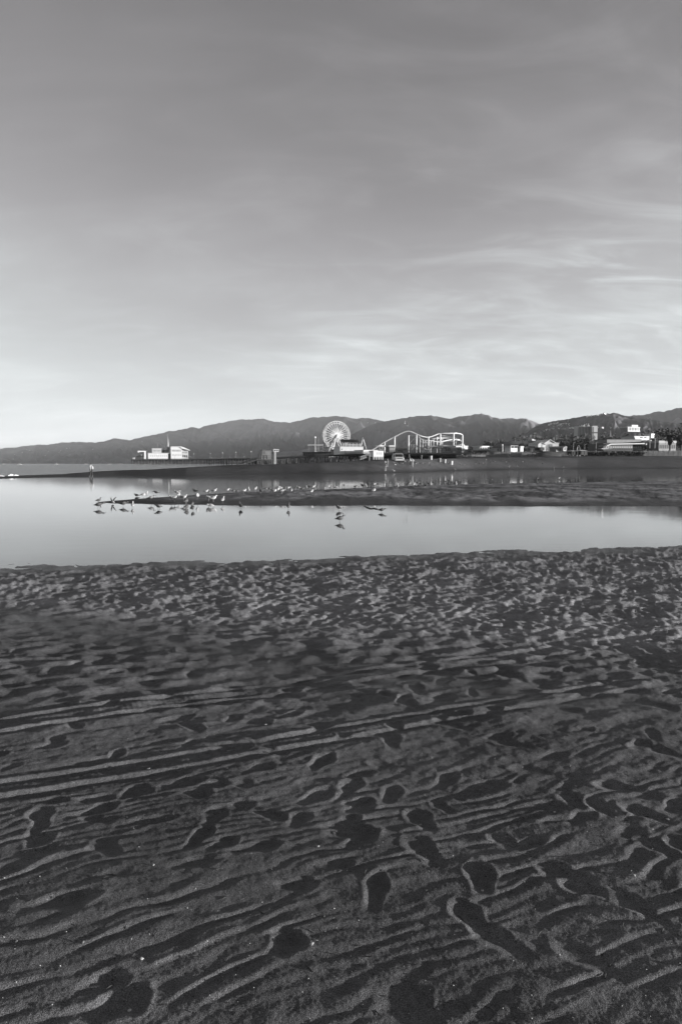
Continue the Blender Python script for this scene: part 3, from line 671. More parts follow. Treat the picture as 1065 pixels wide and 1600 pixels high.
# ------------------------------------------------------------------ ferris wheel
YF = 620.0
wc = Vector((XP(525, YF), YF, ZP(680.2, YF))); RW = 21.6*M(YF)
fw = thing('ferris_wheel', 'tall white ferris wheel with many spokes rising above the pier', 'ferris wheel', (wc.x, wc.y, DZ), R(20))
zc_ = wc.z - DZ
def ring(rad, y, r, n=72): return [(rad*math.cos(2*math.pi*k/n), y, zc_ + rad*math.sin(2*math.pi*k/n)) for k in range(n+1)]
for y in (-1.5, 1.5):
    m_ = MB(); m_.tube(ring(RW, y, 0), 0.36, 5, False); m_.build('rim', STEEL, fw)
    m_ = MB(); m_.tube(ring(RW*0.86, y, 0), 0.24, 5, False); m_.build('rim', STEEL, fw)
sp_me = MB().tube([(0, 0, 1.2), (0, 0, RW)], [0.28, 0.20], 5).mesh('spoke', STEEL)
for k in range(28):
    for y in (-1.4, 1.4): inst('spoke', sp_me, fw, (0, y, zc_), (0, 2*math.pi*(k + (0.5 if y > 0 else 0))/28, 0))
lt_me = MB().box(-0.24, 0.24, -0.1, 0.1, 2.0, RW*0.5).mesh('light_panel', WHITE)
for k in range(20): inst('light_panel', lt_me, fw, (0, -1.75, zc_), (0, 2*math.pi*(k+0.5)/20, 0))
m_ = MB(); m_.lathe([(2.4, -1.9), (2.6, -1.7), (2.6, 1.7), (2.4, 1.9)], n=20)
h_ = m_.build('hub', WHITE, fw, loc=(0, 0, zc_)); h_.rotation_euler = (math.pi/2, 0, 0)
m_ = MB(); m_.lathe([(0.7, -2.5), (0.7, 2.5)], n=10); h_ = m_.build('axle', DGREY, fw, loc=(0, 0, zc_)); h_.rotation_euler = (math.pi/2, 0, 0)
gm = MB(); gm.lathe([(0.75, -1.9), (1.0, -1.5), (1.0, -0.9)], n=8); gm.lathe([(1.15, 0.1), (0.7, 0.5), (0.1, 0.75)], n=8)
for a in range(4): gm.tube([(0.8*math.cos(a*1.57), 0.8*math.sin(a*1.57), -0.95), (0.8*math.cos(a*1.57), 0.8*math.sin(a*1.57), 0.15)], 0.07, 4)
g_me = gm.mesh('gondola', OFFW)
for k in range(20):
    a = 2*math.pi*(k+0.25)/20; inst('gondola', g_me, fw, (RW*math.cos(a), 0, zc_ + RW*math.sin(a) - 0.3))
for y in (-3.4, 3.4):
    for sx in (-1, 1):
        m_ = MB(); m_.tube([(sx*7.5, y*1.5, 0), (0, y*0.75, zc_)], [0.5, 0.42], 6); m_.build('support_leg', STEEL, fw)
m_ = MB(); m_.box(-9, 9, -6, 6, 0, 0.7); m_.build('base', PALE, fw)
m_ = MB(); m_.prism([(-3.4, 0.72), (-2.6, 0.72), (0.3, 9.6), (-0.3, 9.6)], -3.0, -2.4); m_.prism([(3.4, 0.72), (2.6, 0.72), (-0.2, 9.0), (0.4, 9.0)], -3.0, -2.4); m_.build('brace', STEEL, fw)

# ------------------------------------------------------------------ things on the deck round the wheel
def pxthing(name, label, cat, px, py, Y, group=None): return thing(name, label, cat, (0, 0, 0), 0, group)
b_ = thing('boxy_building', 'plain white box building under a dark roof terrace right of the ferris wheel', 'building')
Yb = 430.0
m_ = MB(); pxbox(m_, 525.5, 562.5, 698.2, 710.2, Yb, 20); m_.build('wall', WHITE, b_)
m_ = MB(); pxbox(m_, 525.2, 562.8, 697.5, 698.2, Yb-0.3, 20.6); m_.build('parapet', OFFW, b_)
windows(b_, 527.4, 529.4, 1, 701, 703, Yb, 0.9, GREY); windows(b_, 533.2, 534.4, 1, 704, 710, Yb, 0.9, PALE, name='door')
x0, x1 = XP(530, Yb), XP(562, Yb)
m_ = MB(); m_.add([(XP(529.2,Yb), Yb+1, ZP(691.8,Yb)), (XP(559,Yb), Yb+1, ZP(691.8,Yb)), (XP(560.4,Yb), Yb+13, ZP(686.2,Yb)), (XP(532.4,Yb), Yb+13, ZP(686.2,Yb)),
    (XP(529.2,Yb), Yb+1, ZP(691.2,Yb)), (XP(559,Yb), Yb+1, ZP(691.2,Yb)), (XP(560.4,Yb), Yb+13, ZP(685.6,Yb)), (XP(532.4,Yb), Yb+13, ZP(685.6,Yb))], [(0,3,2,1),(4,5,6,7),(0,1,5,4),(1,2,6,5),(2,3,7,6),(3,0,4,7)])
m_.build('roof', ROOFD, b_)
rib_me = MB().box(-0.05, 0.05, 0, 12.2, 0, 0.14).mesh('roof_rib', DGREY)
for k in range(14):
    px = 530.5 + k*2.1; inst('roof_rib', rib_me, b_, (XP(px, Yb), Yb+1.0, ZP(691.15, Yb)), (math.atan2(5.6, 28.5)*0.98, 0, -0.06))
post_me = MB().box(-0.14, 0.14, -0.14, 0.14, 0, ZP(691.8,Yb)-ZP(697.4,Yb)).mesh('post', OFFW)
for k in range(6): inst('post', post_me, b_, (XP(530.5 + k*5.6, Yb), Yb+1.5, ZP(697.4, Yb)))
m_ = MB(); pxbox(m_, 530, 560.5, 694.2, 694.9, Yb+0.6, 0.2); pxbox(m_, 530, 560.5, 696.0, 696.5, Yb+0.6, 0.2); m_.build('balustrade', OFFW, b_)
m_ = MB(); pxbox(m_, 533, 558, 693, 697.4, Yb+9, 1.0); m_.build('back_wall', DGREY, b_)
swing = thing('swing_ride', 'white A shaped ride frame beside the dark roof terrace', 'ride frame')
Ys = 470.0; ap = (XP(566.4, Ys), Ys, ZP(684.5, Ys))
for px in (560.3, 574.3):
    for dy in (-3.5, 3.5):
        m_ = MB(); m_.tube([(ap[0], ap[1]+dy*0.3, ap[2]), (XP(px, Ys), Ys+dy, DZ)], [0.34, 0.26], 6); m_.build('leg', STEEL, swing)
m_ = MB(); m_.tube([(ap[0], ap[1]-1.4, ap[2]), (ap[0], ap[1]+1.4, ap[2])], 0.5, 8); m_.build('crossbar', WHITE, swing)
# lamp posts, ride posts
def globe_post(px, py_top, Y, label, rad=0.55, base=DZ, globe=True):
    z1 = ZP(py_top, Y); t = thing('globe_lamp', label, 'lamp post', (XP(px, Y), Y, base))
    MB().lathe([(0.42 if globe else 0.16, 0), (0.30 if globe else 0.10, z1-base)], n=8).build('pole', PALE, t)
    if globe:
        MB().lathe([(0.1, -rad), (rad*0.8, -rad*0.6), (rad, 0), (rad*0.8, rad*0.6), (0.1, rad)], (0, 0, z1-base+rad*0.8), 10).build('globe', LAMPG, t, True)
    return t
globe_post(492.4, 684.2, 520, 'thick pole topped with a white ball left of the ferris wheel', 0.62)
t = globe_post(497.4, 683.6, 520, 'slim bare mast just left of the ferris wheel', globe=False); t.name = 'mast'; t['category'] = 'mast'; t.children[0].name = 'shaft'
tr = thing('gate_frame', 'white horizontal beam on posts left of the ferris wheel', 'frame')
m_ = MB(); pxbox(m_, 481, 505, 694.4, 696.2, 515, 1.2); m_.build('beam', OFFW, tr)
for px in (481.6, 494, 504.2): m_ = MB(); pxbox(m_, px, px+1.0, 696.3, 711.6, 515.2, 0.6); m_.build('post', GREY, tr)
sl_ = thing('slide_ramp', 'pale sloping ramp roof in front of the ferris wheel legs', 'ramp')
m_ = MB(); zs = [(490, 707.5), (497, 704.2), (505, 702.0), (513, 701.2)]
pl = [(XP(a,500), ZP(b,500)) for a, b in zs] + [(XP(a,500), ZP(b+1.2,500)) for a, b in zs[::-1]]
m_.prism(pl, 498, 502); m_.build('roof', OFFW, sl_)
for px, py in ((497, 705.2), (505.4, 703)): m_ = MB(); pxbox(m_, px, px+0.9, py, 711.8, 499.5, 0.5); m_.build('post', PALE, sl_)
k_ = thing('game_hall', 'long low dark hall on the pier below the pale sloping ramp', 'building')
m_ = MB(); pxbox(m_, 473.5, 524, 707.3, 711.9, 482, 12); m_.build('wall', DGREY, k_); m_ = MB(); pxbox(m_, 472.8, 524.6, 706.4, 707.3, 481.4, 13.2); m_.build('roof', DARK, k_)
windows(k_, 476, 522, 14, 708.6, 710.6, 482, 0.5, GREY)
k_ = thing('ticket_booth', 'small dark booth with a gable in front of the ferris wheel support', 'booth')
m_ = MB(); pxbox(m_, 517.5, 524.6, 704.6, 711, 460, 5); m_.build('wall', DGREY, k_); m_ = MB(); m_.prism([(XP(517,460), ZP(704.6,460)), (XP(521,460), ZP(701.5,460)), (XP(525,460), ZP(704.6,460))], 459.5, 465.5); m_.build('roof', DARK, k_)
# white low annex + fence right of the box building
k_ = thing('annex', 'low white building with a flat roof between the box building and the beach ramp', 'building')
m_ = MB(); pxbox(m_, 559.5, 584, 703.6, 710, 415, 14); m_.build('wall', WHITE, k_); m_ = MB(); pxbox(m_, 559.2, 584.4, 702.9, 703.6, 414.6, 14.8); m_.build('roof', OFFW, k_)
windows(k_, 561, 583, 6, 705.6, 707.2, 415, 0.35, PALE)
k_ = thing('entrance_kiosk', 'white kiosk with panelled front standing on stilts at the edge of the beach', 'kiosk')
Yk = 335.0
m_ = MB(); pxbox(m_, 579.5, 596.6, 705, 713.6, Yk, 5); m_.build('wall', WHITE, k_); m_ = MB(); pxbox(m_, 579, 597.2, 704.1, 705, Yk-0.3, 5.6); m_.build('roof', OFFW, k_)
windows(k_, 584, 594.5, 3, 706.6, 710.6, Yk, 0.55, PALE)
pm = MB(); 
for px in (580, 584.5, 589, 592.5, 595.6): m_ = MB(); pxbox(m_, px, px+0.9, 713.7, 718.4, Yk+0.3, 0.4); m_.build('leg', OFFW, k_)
m_ = MB(); pxbox(m_, 579.5, 596.8, 714.6, 715.1, Yk+0.1, 0.15); pxbox(m_, 579.5, 596.8, 716.8, 717.2, Yk+0.1, 0.15); m_.build('rail', OFFW, k_)
r_ = thing('beach_ramp', 'white lattice sided ramp leading down from the pier to the sand', 'ramp')
A0, A1 = (XP(562.5,325), ZP(717.6,325)), (XP(579,325), ZP(711.6,325))
m_ = MB(); m_.prism([A0, A1, (A1[0], A1[1]-0.35), (A0[0], A0[1]-0.35)], 325, 328); m_.build('walkway', OFFW, r_)
m_ = MB(); m_.tube([(A0[0], 325, A0[1]+1.2), (A1[0], 325, A1[1]+1.2)], 0.12, 4); m_.build('handrail', WHITE, r_)
bar_me = MB()
for k in range(10):
    t0, t1 = k/10, (k+1)/10; L = lambda t, h: (A0[0]+(A1[0]-A0[0])*t, 324.95, A0[1]+(A1[1]-A0[1])*t+h)
    m_ = MB(); m_.tube([L(t0, 0), L(t1, 1.2)], 0.07, 4); m_.tube([L(t1, 0.02), L(t0, 1.18)], 0.06, 4); m_.build('lattice', WHITE, r_)

# ------------------------------------------------------------------ roller coaster
YC = 452.0
rc = thing('roller_coaster', 'white steel roller coaster with a tall curved track at the landward end of the pier', 'roller coaster')
def smooth(pts, n=8):
    out = []
    for i in range(len(pts)-1):
        p0 = Vector(pts[max(i-1,0)]); p1 = Vector(pts[i]); p2 = Vector(pts[i+1]); p3 = Vector(pts[min(i+2,len(pts)-1)])
        for k in range(n):
            t = k/n; out.append(0.5*((2*p1) + (p2-p0)*t + (2*p0-5*p1+4*p2-p3)*t*t + (3*p1-p0-3*p2+p3)*t**3))
    out.append(Vector(pts[-1])); return out
def track(pp, r=0.34, m=STEEL):
    c = smooth([Vector((XP(a, YC+d), YC+d, ZP(b, YC+d))) for a, b, d in pp])
    a = MB(); a.tube(c, r, 5); a.build('track', m, rc)
    a = MB(); a.tube([p + Vector((0, 1.3, 0.25)) for p in c], r*0.6, 4); a.build('rail', m, rc)
track([(575,706.2,0),(581,703.2,0),(590,697.4,0),(600,691,0),(610,685.6,0),(620,680.2,0),(628,676.2,0),(634,674.2,0),(640,674.2,0),(648,677.6,0),(656,681,0),(664,683,1),(671,682.6,2),(678,680.2,3),(685,677.6,4),(692,677.2,4),(703,677,5),(712,677.1,7),(718,678,12),(721,680.2,20),(721,683.5,30),(716,685.5,38),(706,685,40),(695,684.4,40),(684,684.6,38),(674,686,36)], 0.42)
track([(652,680.5,14),(656,685.4,14),(662,687.8,14),(670,688.4,14),(678,689.6,15),(684,690.4,16),(692,689.2,18),(700,687.6,20),(708,687,22),(716,687.6,24),(720,690.5,28)], 0.30)
track([(655,690.5,22),(664,692,22),(672,690,22),(681,684,22),(690,681.5,24),(700,682.5,26),(709,684.4,27),(716,686.8,26),(721,690,24),(720,694,18),(710,696.5,12),(696,696.8,10)], 0.28)
def column(px, py, d, r=0.46, base=DZ):
    Y = YC+d; m_ = MB(); m_.tube([(XP(px,Y), Y, base), (XP(px,Y), Y, ZP(py,Y))], r, 7); m_.build('column', STEEL, rc)
for px, py, d, r in ((600.4,691.5,0,0.42),(615.7,682.8,0,0.50),(637.4,680.2,0,0.46),(649.6,679,0,0.48),(668.2,683,1.5,0.46),(676.2,685.5,36,0.34),(681.6,682,22,0.45),(686.6,677.8,4,0.55),(689.6,684.6,24,0.40),(707.2,677.4,5.5,0.55),(710.6,684.6,27,0.45),(721,680.8,20,0.52),(604.6,697,6,0.3),(609.5,699,10,0.22),(655.2,686,14,0.24),(659.6,687.6,14,0.24),(663.5,688.2,14,0.22),(671.8,689,14,0.30),(641.6,695,20,0.2),(645.2,694,20,0.2)): column(px, py, d, r)
def beam(a, b, d=0, r=0.24):
    Y = YC+d; m_ = MB(); m_.tube([(XP(a[0],Y), Y, ZP(a[1],Y)), (XP(b[0],Y), Y, ZP(b[1],Y))], r, 5); m_.build('brace', STEEL, rc)
for a, b in (((637.4,681),(649.6,681)),((638,694.4),(649.4,681.4)),((637.4,694.6),(649.6,694.6)),((642,703.6),(649.2,695.2))): beam(a, b, 0.6)
for a, b, d in (((681.6,688.4),(689.6,688.4),23),((710.6,688.4),(721,688.4),22),((686.6,690),(707.2,690),4.5),((655,689.4),(668.2,689.4),14),((655,697),(668,697),15)): beam(a, b, d, 0.16)
# booths and canopies under the coaster
def booth(name, label, cat, px0, px1, py0, py1, Y, wallm, roofm, depth=6, peak=None, nwin=0, winm=DGREY):
    t = thing(name, label, cat)
    h = py1 - py0
    m_ = MB(); pxbox(m_, px0, px1, py0 + h*0.22, py1, Y, depth); m_.build('wall', wallm, t)
    m_ = MB()
    if peak: m_.prism([(XP(px0-0.6,Y), ZP(py0+h*0.22,Y)), (XP((px0+px1)/2,Y), ZP(py0-peak,Y)), (XP(px1+0.6,Y), ZP(py0+h*0.22,Y))], Y-0.4, Y+depth+0.4)
    else: pxbox(m_, px0-0.5, px1+0.5, py0, py0 + h*0.215, Y-0.4, depth+0.8)
    m_.build('roof', roofm, t)
    if nwin: windows(t, px0+0.8, px1-0.8, nwin, py0+h*0.38, py0+h*0.75, Y, 0.6, winm)
    return t
def canopy(name, label, cat, px0, px1, py0, py1, base, Y, roofm, postm, depth=6, n=4, hip=True):
    t = thing(name, label, cat); z0, z1, zb = ZP(py1,Y), ZP(py0,Y), ZP(base,Y); x0, x1 = XP(px0,Y), XP(px1,Y); i = (x1-x0)*0.14 if hip else 0
    m_ = MB(); m_.add([(x0,Y,z0),(x1,Y,z0),(x1,Y+depth,z0),(x0,Y+depth,z0),(x0+i,Y+depth*0.35,z1),(x1-i,Y+depth*0.35,z1),(x1-i,Y+depth*0.65,z1),(x0+i,Y+depth*0.65,z1)],[(0,3,2,1),(4,5,6,7),(0,1,5,4),(1,2,6,5),(2,3,7,6),(3,0,4,7)]); m_.build('roof', roofm, t)
    pm = MB().box(-0.13, 0.13, -0.13, 0.13, zb, z0).mesh('post', postm)
    for k in range(n):
        x = x0 + (x1-x0)*(0.03+0.94*k/(n-1)); inst('post', pm, t, (x, Y+0.3, 0)); inst('post', pm, t, (x, Y+depth-0.3, 0))
    return t
canopy('ride_canopy', 'pale pitched canopy on posts under the dip of the roller coaster', 'canopy', 664.5, 686, 696.2, 698.9, 706.2, 362, PALE, OFFW, 9, 5)
canopy('ride_canopy', 'white canopy with a bright ridge under the flat top of the coaster', 'canopy', 688, 708, 695.2, 698.4, 706.2, 366, OFFW, OFFW, 9, 4)
booth('game_booth', 'pair of bright white ticket windows in a low box left of the pitched canopy', 'booth', 660.5, 668.4, 702.2, 706.4, 352, WHITE, OFFW, 4, None, 2)
booth('game_booth', 'small white booth standing beneath the pitched canopy', 'booth', 676.4, 679.6, 699, 705.8, 364, WHITE, WHITE, 3, None, 1)
booth('game_booth', 'grey stall with an open dark front under the bright ridged canopy', 'booth', 691, 702.6, 699.4, 706.2, 368, PALE, GREY, 5, None, 3)
booth('game_booth', 'mid grey stall beside the foot of the last tall column', 'booth', 707.8, 719.6, 699, 705.8, 356, GREY, PALE, 6, 0.6, 2)
booth('game_booth', 'long white low building behind the right hand columns of the coaster', 'building', 706, 727.4, 696.4, 702.4, 385, WHITE, OFFW, 7, None, 0)
t = thing('carousel_sign', 'white pointed sign structure at the landward end of the pier', 'sign')
m_ = MB(); m_.prism([(XP(722.4,345), ZP(705.6,345)), (XP(724.8,345), ZP(705.6,345)), (XP(724.8,345), ZP(698.6,345)), (XP(727.8,345), ZP(697.2,345)), (XP(724.6,345), ZP(696.2,345)), (XP(723.4,345), ZP(693.6,345)), (XP(722.4,345), ZP(697,345))], 345, 345.7); m_.build('panel', WHITE, t)
m_ = MB(); pxbox(m_, 719.6, 720.6, 693.8, 705.8, 345, 0.4); m_.build('post', WHITE, t)
booth('snack_stand', 'grey flat roofed stand left of the rising coaster track', 'booth', 589, 603.6, 695.6, 703.4, 470, PALE, WHITE, 6, None, 3)
booth('snack_stand', 'low dark stand with a pale roof edge between the first two coaster columns', 'booth', 604.4, 614.6, 695.6, 706.6, 440, DGREY, PALE, 6, None, 3, GREY)
booth('machine_house', 'dark machine house with clutter on its roof above the parked truck', 'building', 618.4, 635.4, 698.6, 707, 400, DARK, DGREY, 8, 1.0, 0)
booth('snack_stand', 'grey stand behind the crossed braces of the coaster', 'booth', 650.6, 663, 699.2, 705.6, 470, GREY, PALE, 6, 0.8, 3)
b_ = thing('underdeck_shade', 'dark panel for the shade below the landward end of the pier', 'wall'); m_ = MB(); pxbox(m_, 600, 713, 707.8, 716.4, 372, 3); m_.build('panel', DARK, b_)  # dark sheet put where only shade lies under the deck
# ------------------------------------------------------------------ lifeguard tower and the beach in front of the pier
def G(px, Y): x = XP(px, Y); return float(ground_z(x, Y))
Yt = 236.0
t = thing('lifeguard_tower', 'dark wooden lifeguard tower on stilts with a long ramp down to the left', 'lifeguard tower')
m_ = MB(); m_.prism([(XP(407.6,Yt), ZP(717.2,Yt)), (XP(422.6,Yt), ZP(717.2,Yt)), (XP(422.4,Yt), ZP(703.6,Yt)), (XP(408.6,Yt), ZP(703.6,Yt))], Yt, Yt+3.2)
m_.build('wall', BARN, t)
plank = MB().box(-0.02, 0.02, -0.03, 0.0, ZP(717.1,Yt), ZP(703.8,Yt)).mesh('plank', BARN)
for k in range(8): inst('plank', plank, t, (XP(409.8 + k*1.75, Yt), Yt, 0))
m_ = MB(); pxbox(m_, 406.6, 423.8, 702.4, 703.5, Yt-0.5, 4.2); m_.build('roof', DARK, t)
m_ = MB(); pxbox(m_, 410, 413.4, 705, 709.6, Yt-0.06, 0.1); m_.build('window', DGREY, t)
m_ = MB(); pxbox(m_, 402, 424, 717.3, 718.6, Yt-1.0, 5.0); m_.build('platform', TIMBER, t)
m_ = MB()
for py in (711, 714): pxbox(m_, 402.6, 423.8, py, py+0.5, Yt-0.95, 0.12)
m_.build('railing', DGREY, t)
rp = MB(); pxbox(rp, -0.3+403, 403.4, 710.8, 717.2, Yt-0.97, 0.14); 
for px in (402.6, 406, 412, 418, 423.2): m_ = MB(); pxbox(m_, px, px+0.6, 710.8, 717.2, Yt-0.98, 0.14); m_.build('railing_post', DGREY, t)
m_ = MB(); pxbox(m_, 402, 403.6, 706.4, 717.2, Yt-0.6, 0.6); m_.build('equipment_locker', DARK, t)
for px in (402.4, 408, 419.6, 425.6):
    for dy in (-0.6, 3.4):
        m_ = MB(); x = XP(px, Yt); gz = float(ground_z(x, Yt+dy)) - 0.3; m_.tube([(x, Yt+dy, gz), (XP(px*0.96+414*0.04, Yt), Yt+dy, ZP(718.6,Yt))], 0.15, 5); m_.build('leg', TIMBER, t)
for a, b in ((402.8, 408), (408, 413), (413, 419.4), (419.8, 425.4)):
    m_ = MB(); m_.tube([(XP(a,Yt), Yt-0.8, ZP(722.8,Yt)), (XP(b,Yt), Yt-0.8, ZP(719,Yt))], 0.07, 4); m_.build('brace', TIMBER, t)
    m_ = MB(); m_.tube([(XP(a,Yt), Yt-0.7, ZP(719,Yt)), (XP(b,Yt), Yt-0.7, ZP(722.8,Yt))], 0.07, 4); m_.build('brace', TIMBER, t)
m_ = MB(); m_.prism([(XP(372,Yt), ZP(726.6,Yt)), (XP(402,Yt), ZP(717.3,Yt)), (XP(402,Yt), ZP(718.5,Yt)), (XP(372,Yt), ZP(727.6,Yt))], Yt-1, Yt+0.6); m_.build('ramp', TIMBER, t)
m_ = MB(); m_.tube([(XP(373,Yt), Yt-1, ZP(722.4,Yt)), (XP(402,Yt), Yt-1, ZP(713.4,Yt))], 0.06, 4)
for k in range(5): m_.tube([(XP(374+k*6.6,Yt), Yt-1, ZP(726.2-k*2.06,Yt)), (XP(374+k*6.6,Yt), Yt-1, ZP(722.2-k*2.06,Yt))], 0.05, 4)
m_.build('handrail', DGREY, t)
m_ = MB(); m_.tube([(XP(421.4,Yt), Yt+1.5, ZP(702.4,Yt)), (XP(421.4,Yt), Yt+1.5, ZP(691,Yt))], 0.07, 5); m_.build('flagpole', DARK, t)
k_ = thing('shower_block', 'grey concrete block with a pale open top right of the dark lifeguard tower', 'shelter')
m_ = MB(); pxbox(m_, 425.6, 429, 706, 725.6, 300, 3); m_.build('wall', GREY, k_)
m_ = MB(); pxbox(m_, 424, 433, 701.8, 702.8, 299.6, 4.6); m_.build('roof', PALE, k_)
m_ = MB(); pxbox(m_, 424.2, 432.8, 705.2, 706, 299.7, 4.4); m_.build('sill', OFFW, k_)
for px in (424.4, 428.4, 432): m_ = MB(); pxbox(m_, px, px+0.8, 702.8, 705.2, 299.9, 0.4); m_.build('post', OFFW, k_)

# parked truck
Yv = 150.0; tz = float(ground_z(XP(624,Yv), Yv)); w = M(Yv)
tr = thing('truck', 'white utility truck parked on the beach facing the lagoon, dark bar across its nose', 'truck', (XP(623.8,Yv), Yv, tz), R(4))
m_ = MB()                                                             # profile in y (length), widths by x; nose towards -y
def sec(y, z0, z1, hw0, hw1): return [(-hw0, y, z0), (hw0, y, z0), (hw0*1.0, y, (z0+z1)*0.55), (hw1, y, z1), (-hw1, y, z1), (-hw0, y, (z0+z1)*0.55)]
m_.rings([sec(-0.02, 0.50, 1.00, 0.92, 0.86), sec(0.05, 0.42, 1.06, 1.0, 0.93), sec(0.7, 0.42, 1.15, 1.03, 0.98), sec(0.75, 0.42, 1.17, 1.03, 0.98), sec(1.35, 0.42, 1.93, 1.03, 0.86), sec(1.6, 0.42, 2.0, 1.03, 0.86), sec(4.6, 0.42, 2.0, 1.03, 0.86), sec(4.9, 0.5, 1.9, 1.0, 0.84)])
m_.build('body', WHITE, tr)
m_ = MB(); m_.add([(-0.88,0.80,1.24),(0.88,0.80,1.24),(0.80,1.29,1.86),(-0.80,1.29,1.86),(-0.88,0.77,1.26),(0.88,0.77,1.26),(0.80,1.26,1.88),(-0.80,1.26,1.88)],[(0,1,2,3),(7,6,5,4),(0,4,5,1),(1,5,6,2),(2,6,7,3),(3,7,4,0)]); m_.build('windscreen', GLASS, tr)
m_ = MB(); m_.box(-0.58, 0.58, -0.06, 0.03, 0.80, 0.97); m_.build('grille', DARK, tr)
m_ = MB(); m_.box(-1.0, 1.0, -0.16, 0.02, 0.40, 0.56); m_.build('bumper', OFFW, tr)
for s in (-1, 1):
    m_ = MB(); m_.box(s*0.78-0.13, s*0.78+0.13, -0.05, 0.04, 0.70, 0.92); m_.build('headlight', PALE, tr)
    m_ = MB(); m_.box(s*1.16-0.10, s*1.16+0.10, 0.95, 1.03, 1.25, 1.62); m_.tube([(s*0.98,1.05,1.35),(s*1.1,1.0,1.4)], 0.025, 4); m_.build('mirror', DARK, tr)
    m_ = MB(); m_.box(s*1.035-0.01, s*1.035+0.01, 1.5, 2.4, 1.25, 1.8); m_.build('window', GLASS, tr)
    for y in (0.85, 3.9):
        wh = MB(); wh.lathe([(0.30, -0.12), (0.38, -0.10), (0.38, 0.10), (0.30, 0.12)], n=14)
        o = wh.build('wheel', RUBBER, tr, loc=(s*0.92, y, 0.37)); o.rotation_euler = (0, math.pi/2, 0)
        h = MB(); h.lathe([(0.22, -0.135), (0.22, 0.135)], n=10); h.build('rim', STEEL, o)
m_ = MB(); 
for y in (1.7, 3.0, 4.3): m_.tube([(-0.8,y,2.0),(-0.8,y,2.25),(0.8,y,2.25),(0.8,y,2.0)], 0.04, 4)
m_.box(-0.75, 0.75, 1.6, 4.4, 2.30, 2.42); m_.build('roof_rack', DARK, tr)

# bins, barrels, warning disc
bp = None
for px, py, col, lab in ((575.2,725.2,DARK,'dark rubbish barrel standing nearest the water below the white beach ramp'),(613,719.8,DARK,'dark rubbish barrel just left of the parked truck'),(656.8,719,DARK,'dark rubbish barrel on the sand right of the truck'),
        (672.2,718.4,OFFW,'white barrel with a narrow foot, nearest of the pale ones below the pier'),(685.8,718,GREY,'grey barrel between two white ones below the pier'),(693.8,717.6,PALE,'pale grey rubbish barrel right of the grey one below the pier'),(704.4,717,WHITE,'bright white barrel farthest right below the pier')):
    Y = 146 + (725.2-py)*4.0; z = float(ground_z(XP(px,Y), Y)); t = thing('rubbish_barrel', lab, 'barrel', (XP(px,Y), Y, z), 0, 'barrels on the beach')
    MB().lathe([(0.30,0),(0.32,0.05),(0.34,0.3),(0.35,0.33),(0.34,0.36),(0.36,0.66),(0.37,0.69),(0.36,0.72),(0.37,0.98)], n=12).build('drum', col, t)
    MB().lathe([(0.385,0.98),(0.385,1.03),(0.33,1.03),(0.33,0.99)], n=12).build('rim', DGREY if col is DARK else OFFW, t)
Y = 150; z = G(645, Y); t = thing('beach_sign', 'round white sign on a post right of the parked truck', 'sign', (XP(644.4,Y), Y, z))
MB().tube([(0,0,-0.2),(0,0,1.5)], 0.05, 6).build('post', OFFW, t)
m_ = MB(); m_.lathe([(0.24,-0.03),(0.26,0),(0.24,0.03)], n=14); o = m_.build('disc', WHITE, t, loc=(0,-0.07,1.55)); o.rotation_euler = (math.pi/2, 0, 0)

# ------------------------------------------------------------------ fence and buildings on the right
fence_i = 0
def fence(px0, px1, Y0, Y1, h, label, m=GREY, step=2.2, slat=True):
    t = thing('sand_fence', label, 'fence'); n = max(3, int(abs(px1-px0)*M(Y0)/step)); pm = MB().box(-0.06,0.06,-0.06,0.06,-0.4,h+0.15).mesh('post', m); mb = MB()
    prev = None
    for k in range(n+1):
        px = px0 + (px1-px0)*k/n; Y = Y0 + (Y1-Y0)*k/n; x = XP(px,Y); z = float(ground_z(x,Y)); inst('post', pm, t, (x,Y,z))
        if prev:
            a, b = Vector(prev), Vector((x,Y,z))
            for j in range(7):
                f = (j+0.5)/7; c = a.lerp(b, f); hh = h*(0.93+0.07*math.sin(k*3.1+j*1.7)); mb.box(c.x-0.11, c.x+0.11, c.y-0.02, c.y+0.02, c.z-0.3, c.z+hh)
            mb.tube([a+Vector((0,-0.05,h*0.75)), b+Vector((0,-0.05,h*0.75))], 0.04, 4)
        prev = (x,Y,z)
    o = mb.build('slat', m, t); o['kind'] = 'stuff'
    return t
fence(712, 760, 335, 322, 1.7, 'grey slatted sand fence rising right of the pier foot', GREY)
fence(760, 828, 318, 318, 2.4, 'long grey slatted sand fence before the beach huts', GREY)
fence(862, 889, 318, 318, 1.9, 'short grey slatted fence left of the two dark canopies', GREY)
fence(978, 1003, 318, 318, 1.4, 'dark low railing fence below the long pale roofed building', DGREY)
fence(1003, 1120, 316, 316, 2.6, 'grey slatted fence under the palms at the right edge', GREY)
h_ = thing('sand_mound', 'dark heaped mound of sand before the gabled white building', 'mound')
m_ = MB(); Y = 314
for r in range(7):
    pass
ring_ = []
for k in range(9):
    u = -1 + 2*k/8; hgt = (1-u*u)**0.7*2.6
    ring_.append([(XP(853,Y)+u*6.6, Y+v*4.5, float(ground_z(XP(853,Y),Y))-0.2 + hgt*math.sqrt(max(0,1-v*v)) + 0.1*math.sin(k*2.3+v*4)) for v in (-1,-0.75,-0.4,0,0.4,0.75,1)])
m_.rings(ring_); m_.build('heap', mat('dark_sand', 0.06, 0.95, 0.3, 0.6), h_, True)
rl = thing('white_railing', 'low white double rail on the sand left of the dark mound', 'railing')
for py in (708.6, 710.2): m_ = MB(); m_.tube([(XP(814,312),312,ZP(py,312)),(XP(836,312),312,ZP(py-0.4,312))], 0.10, 4); m_.build('rail', PALE, rl)
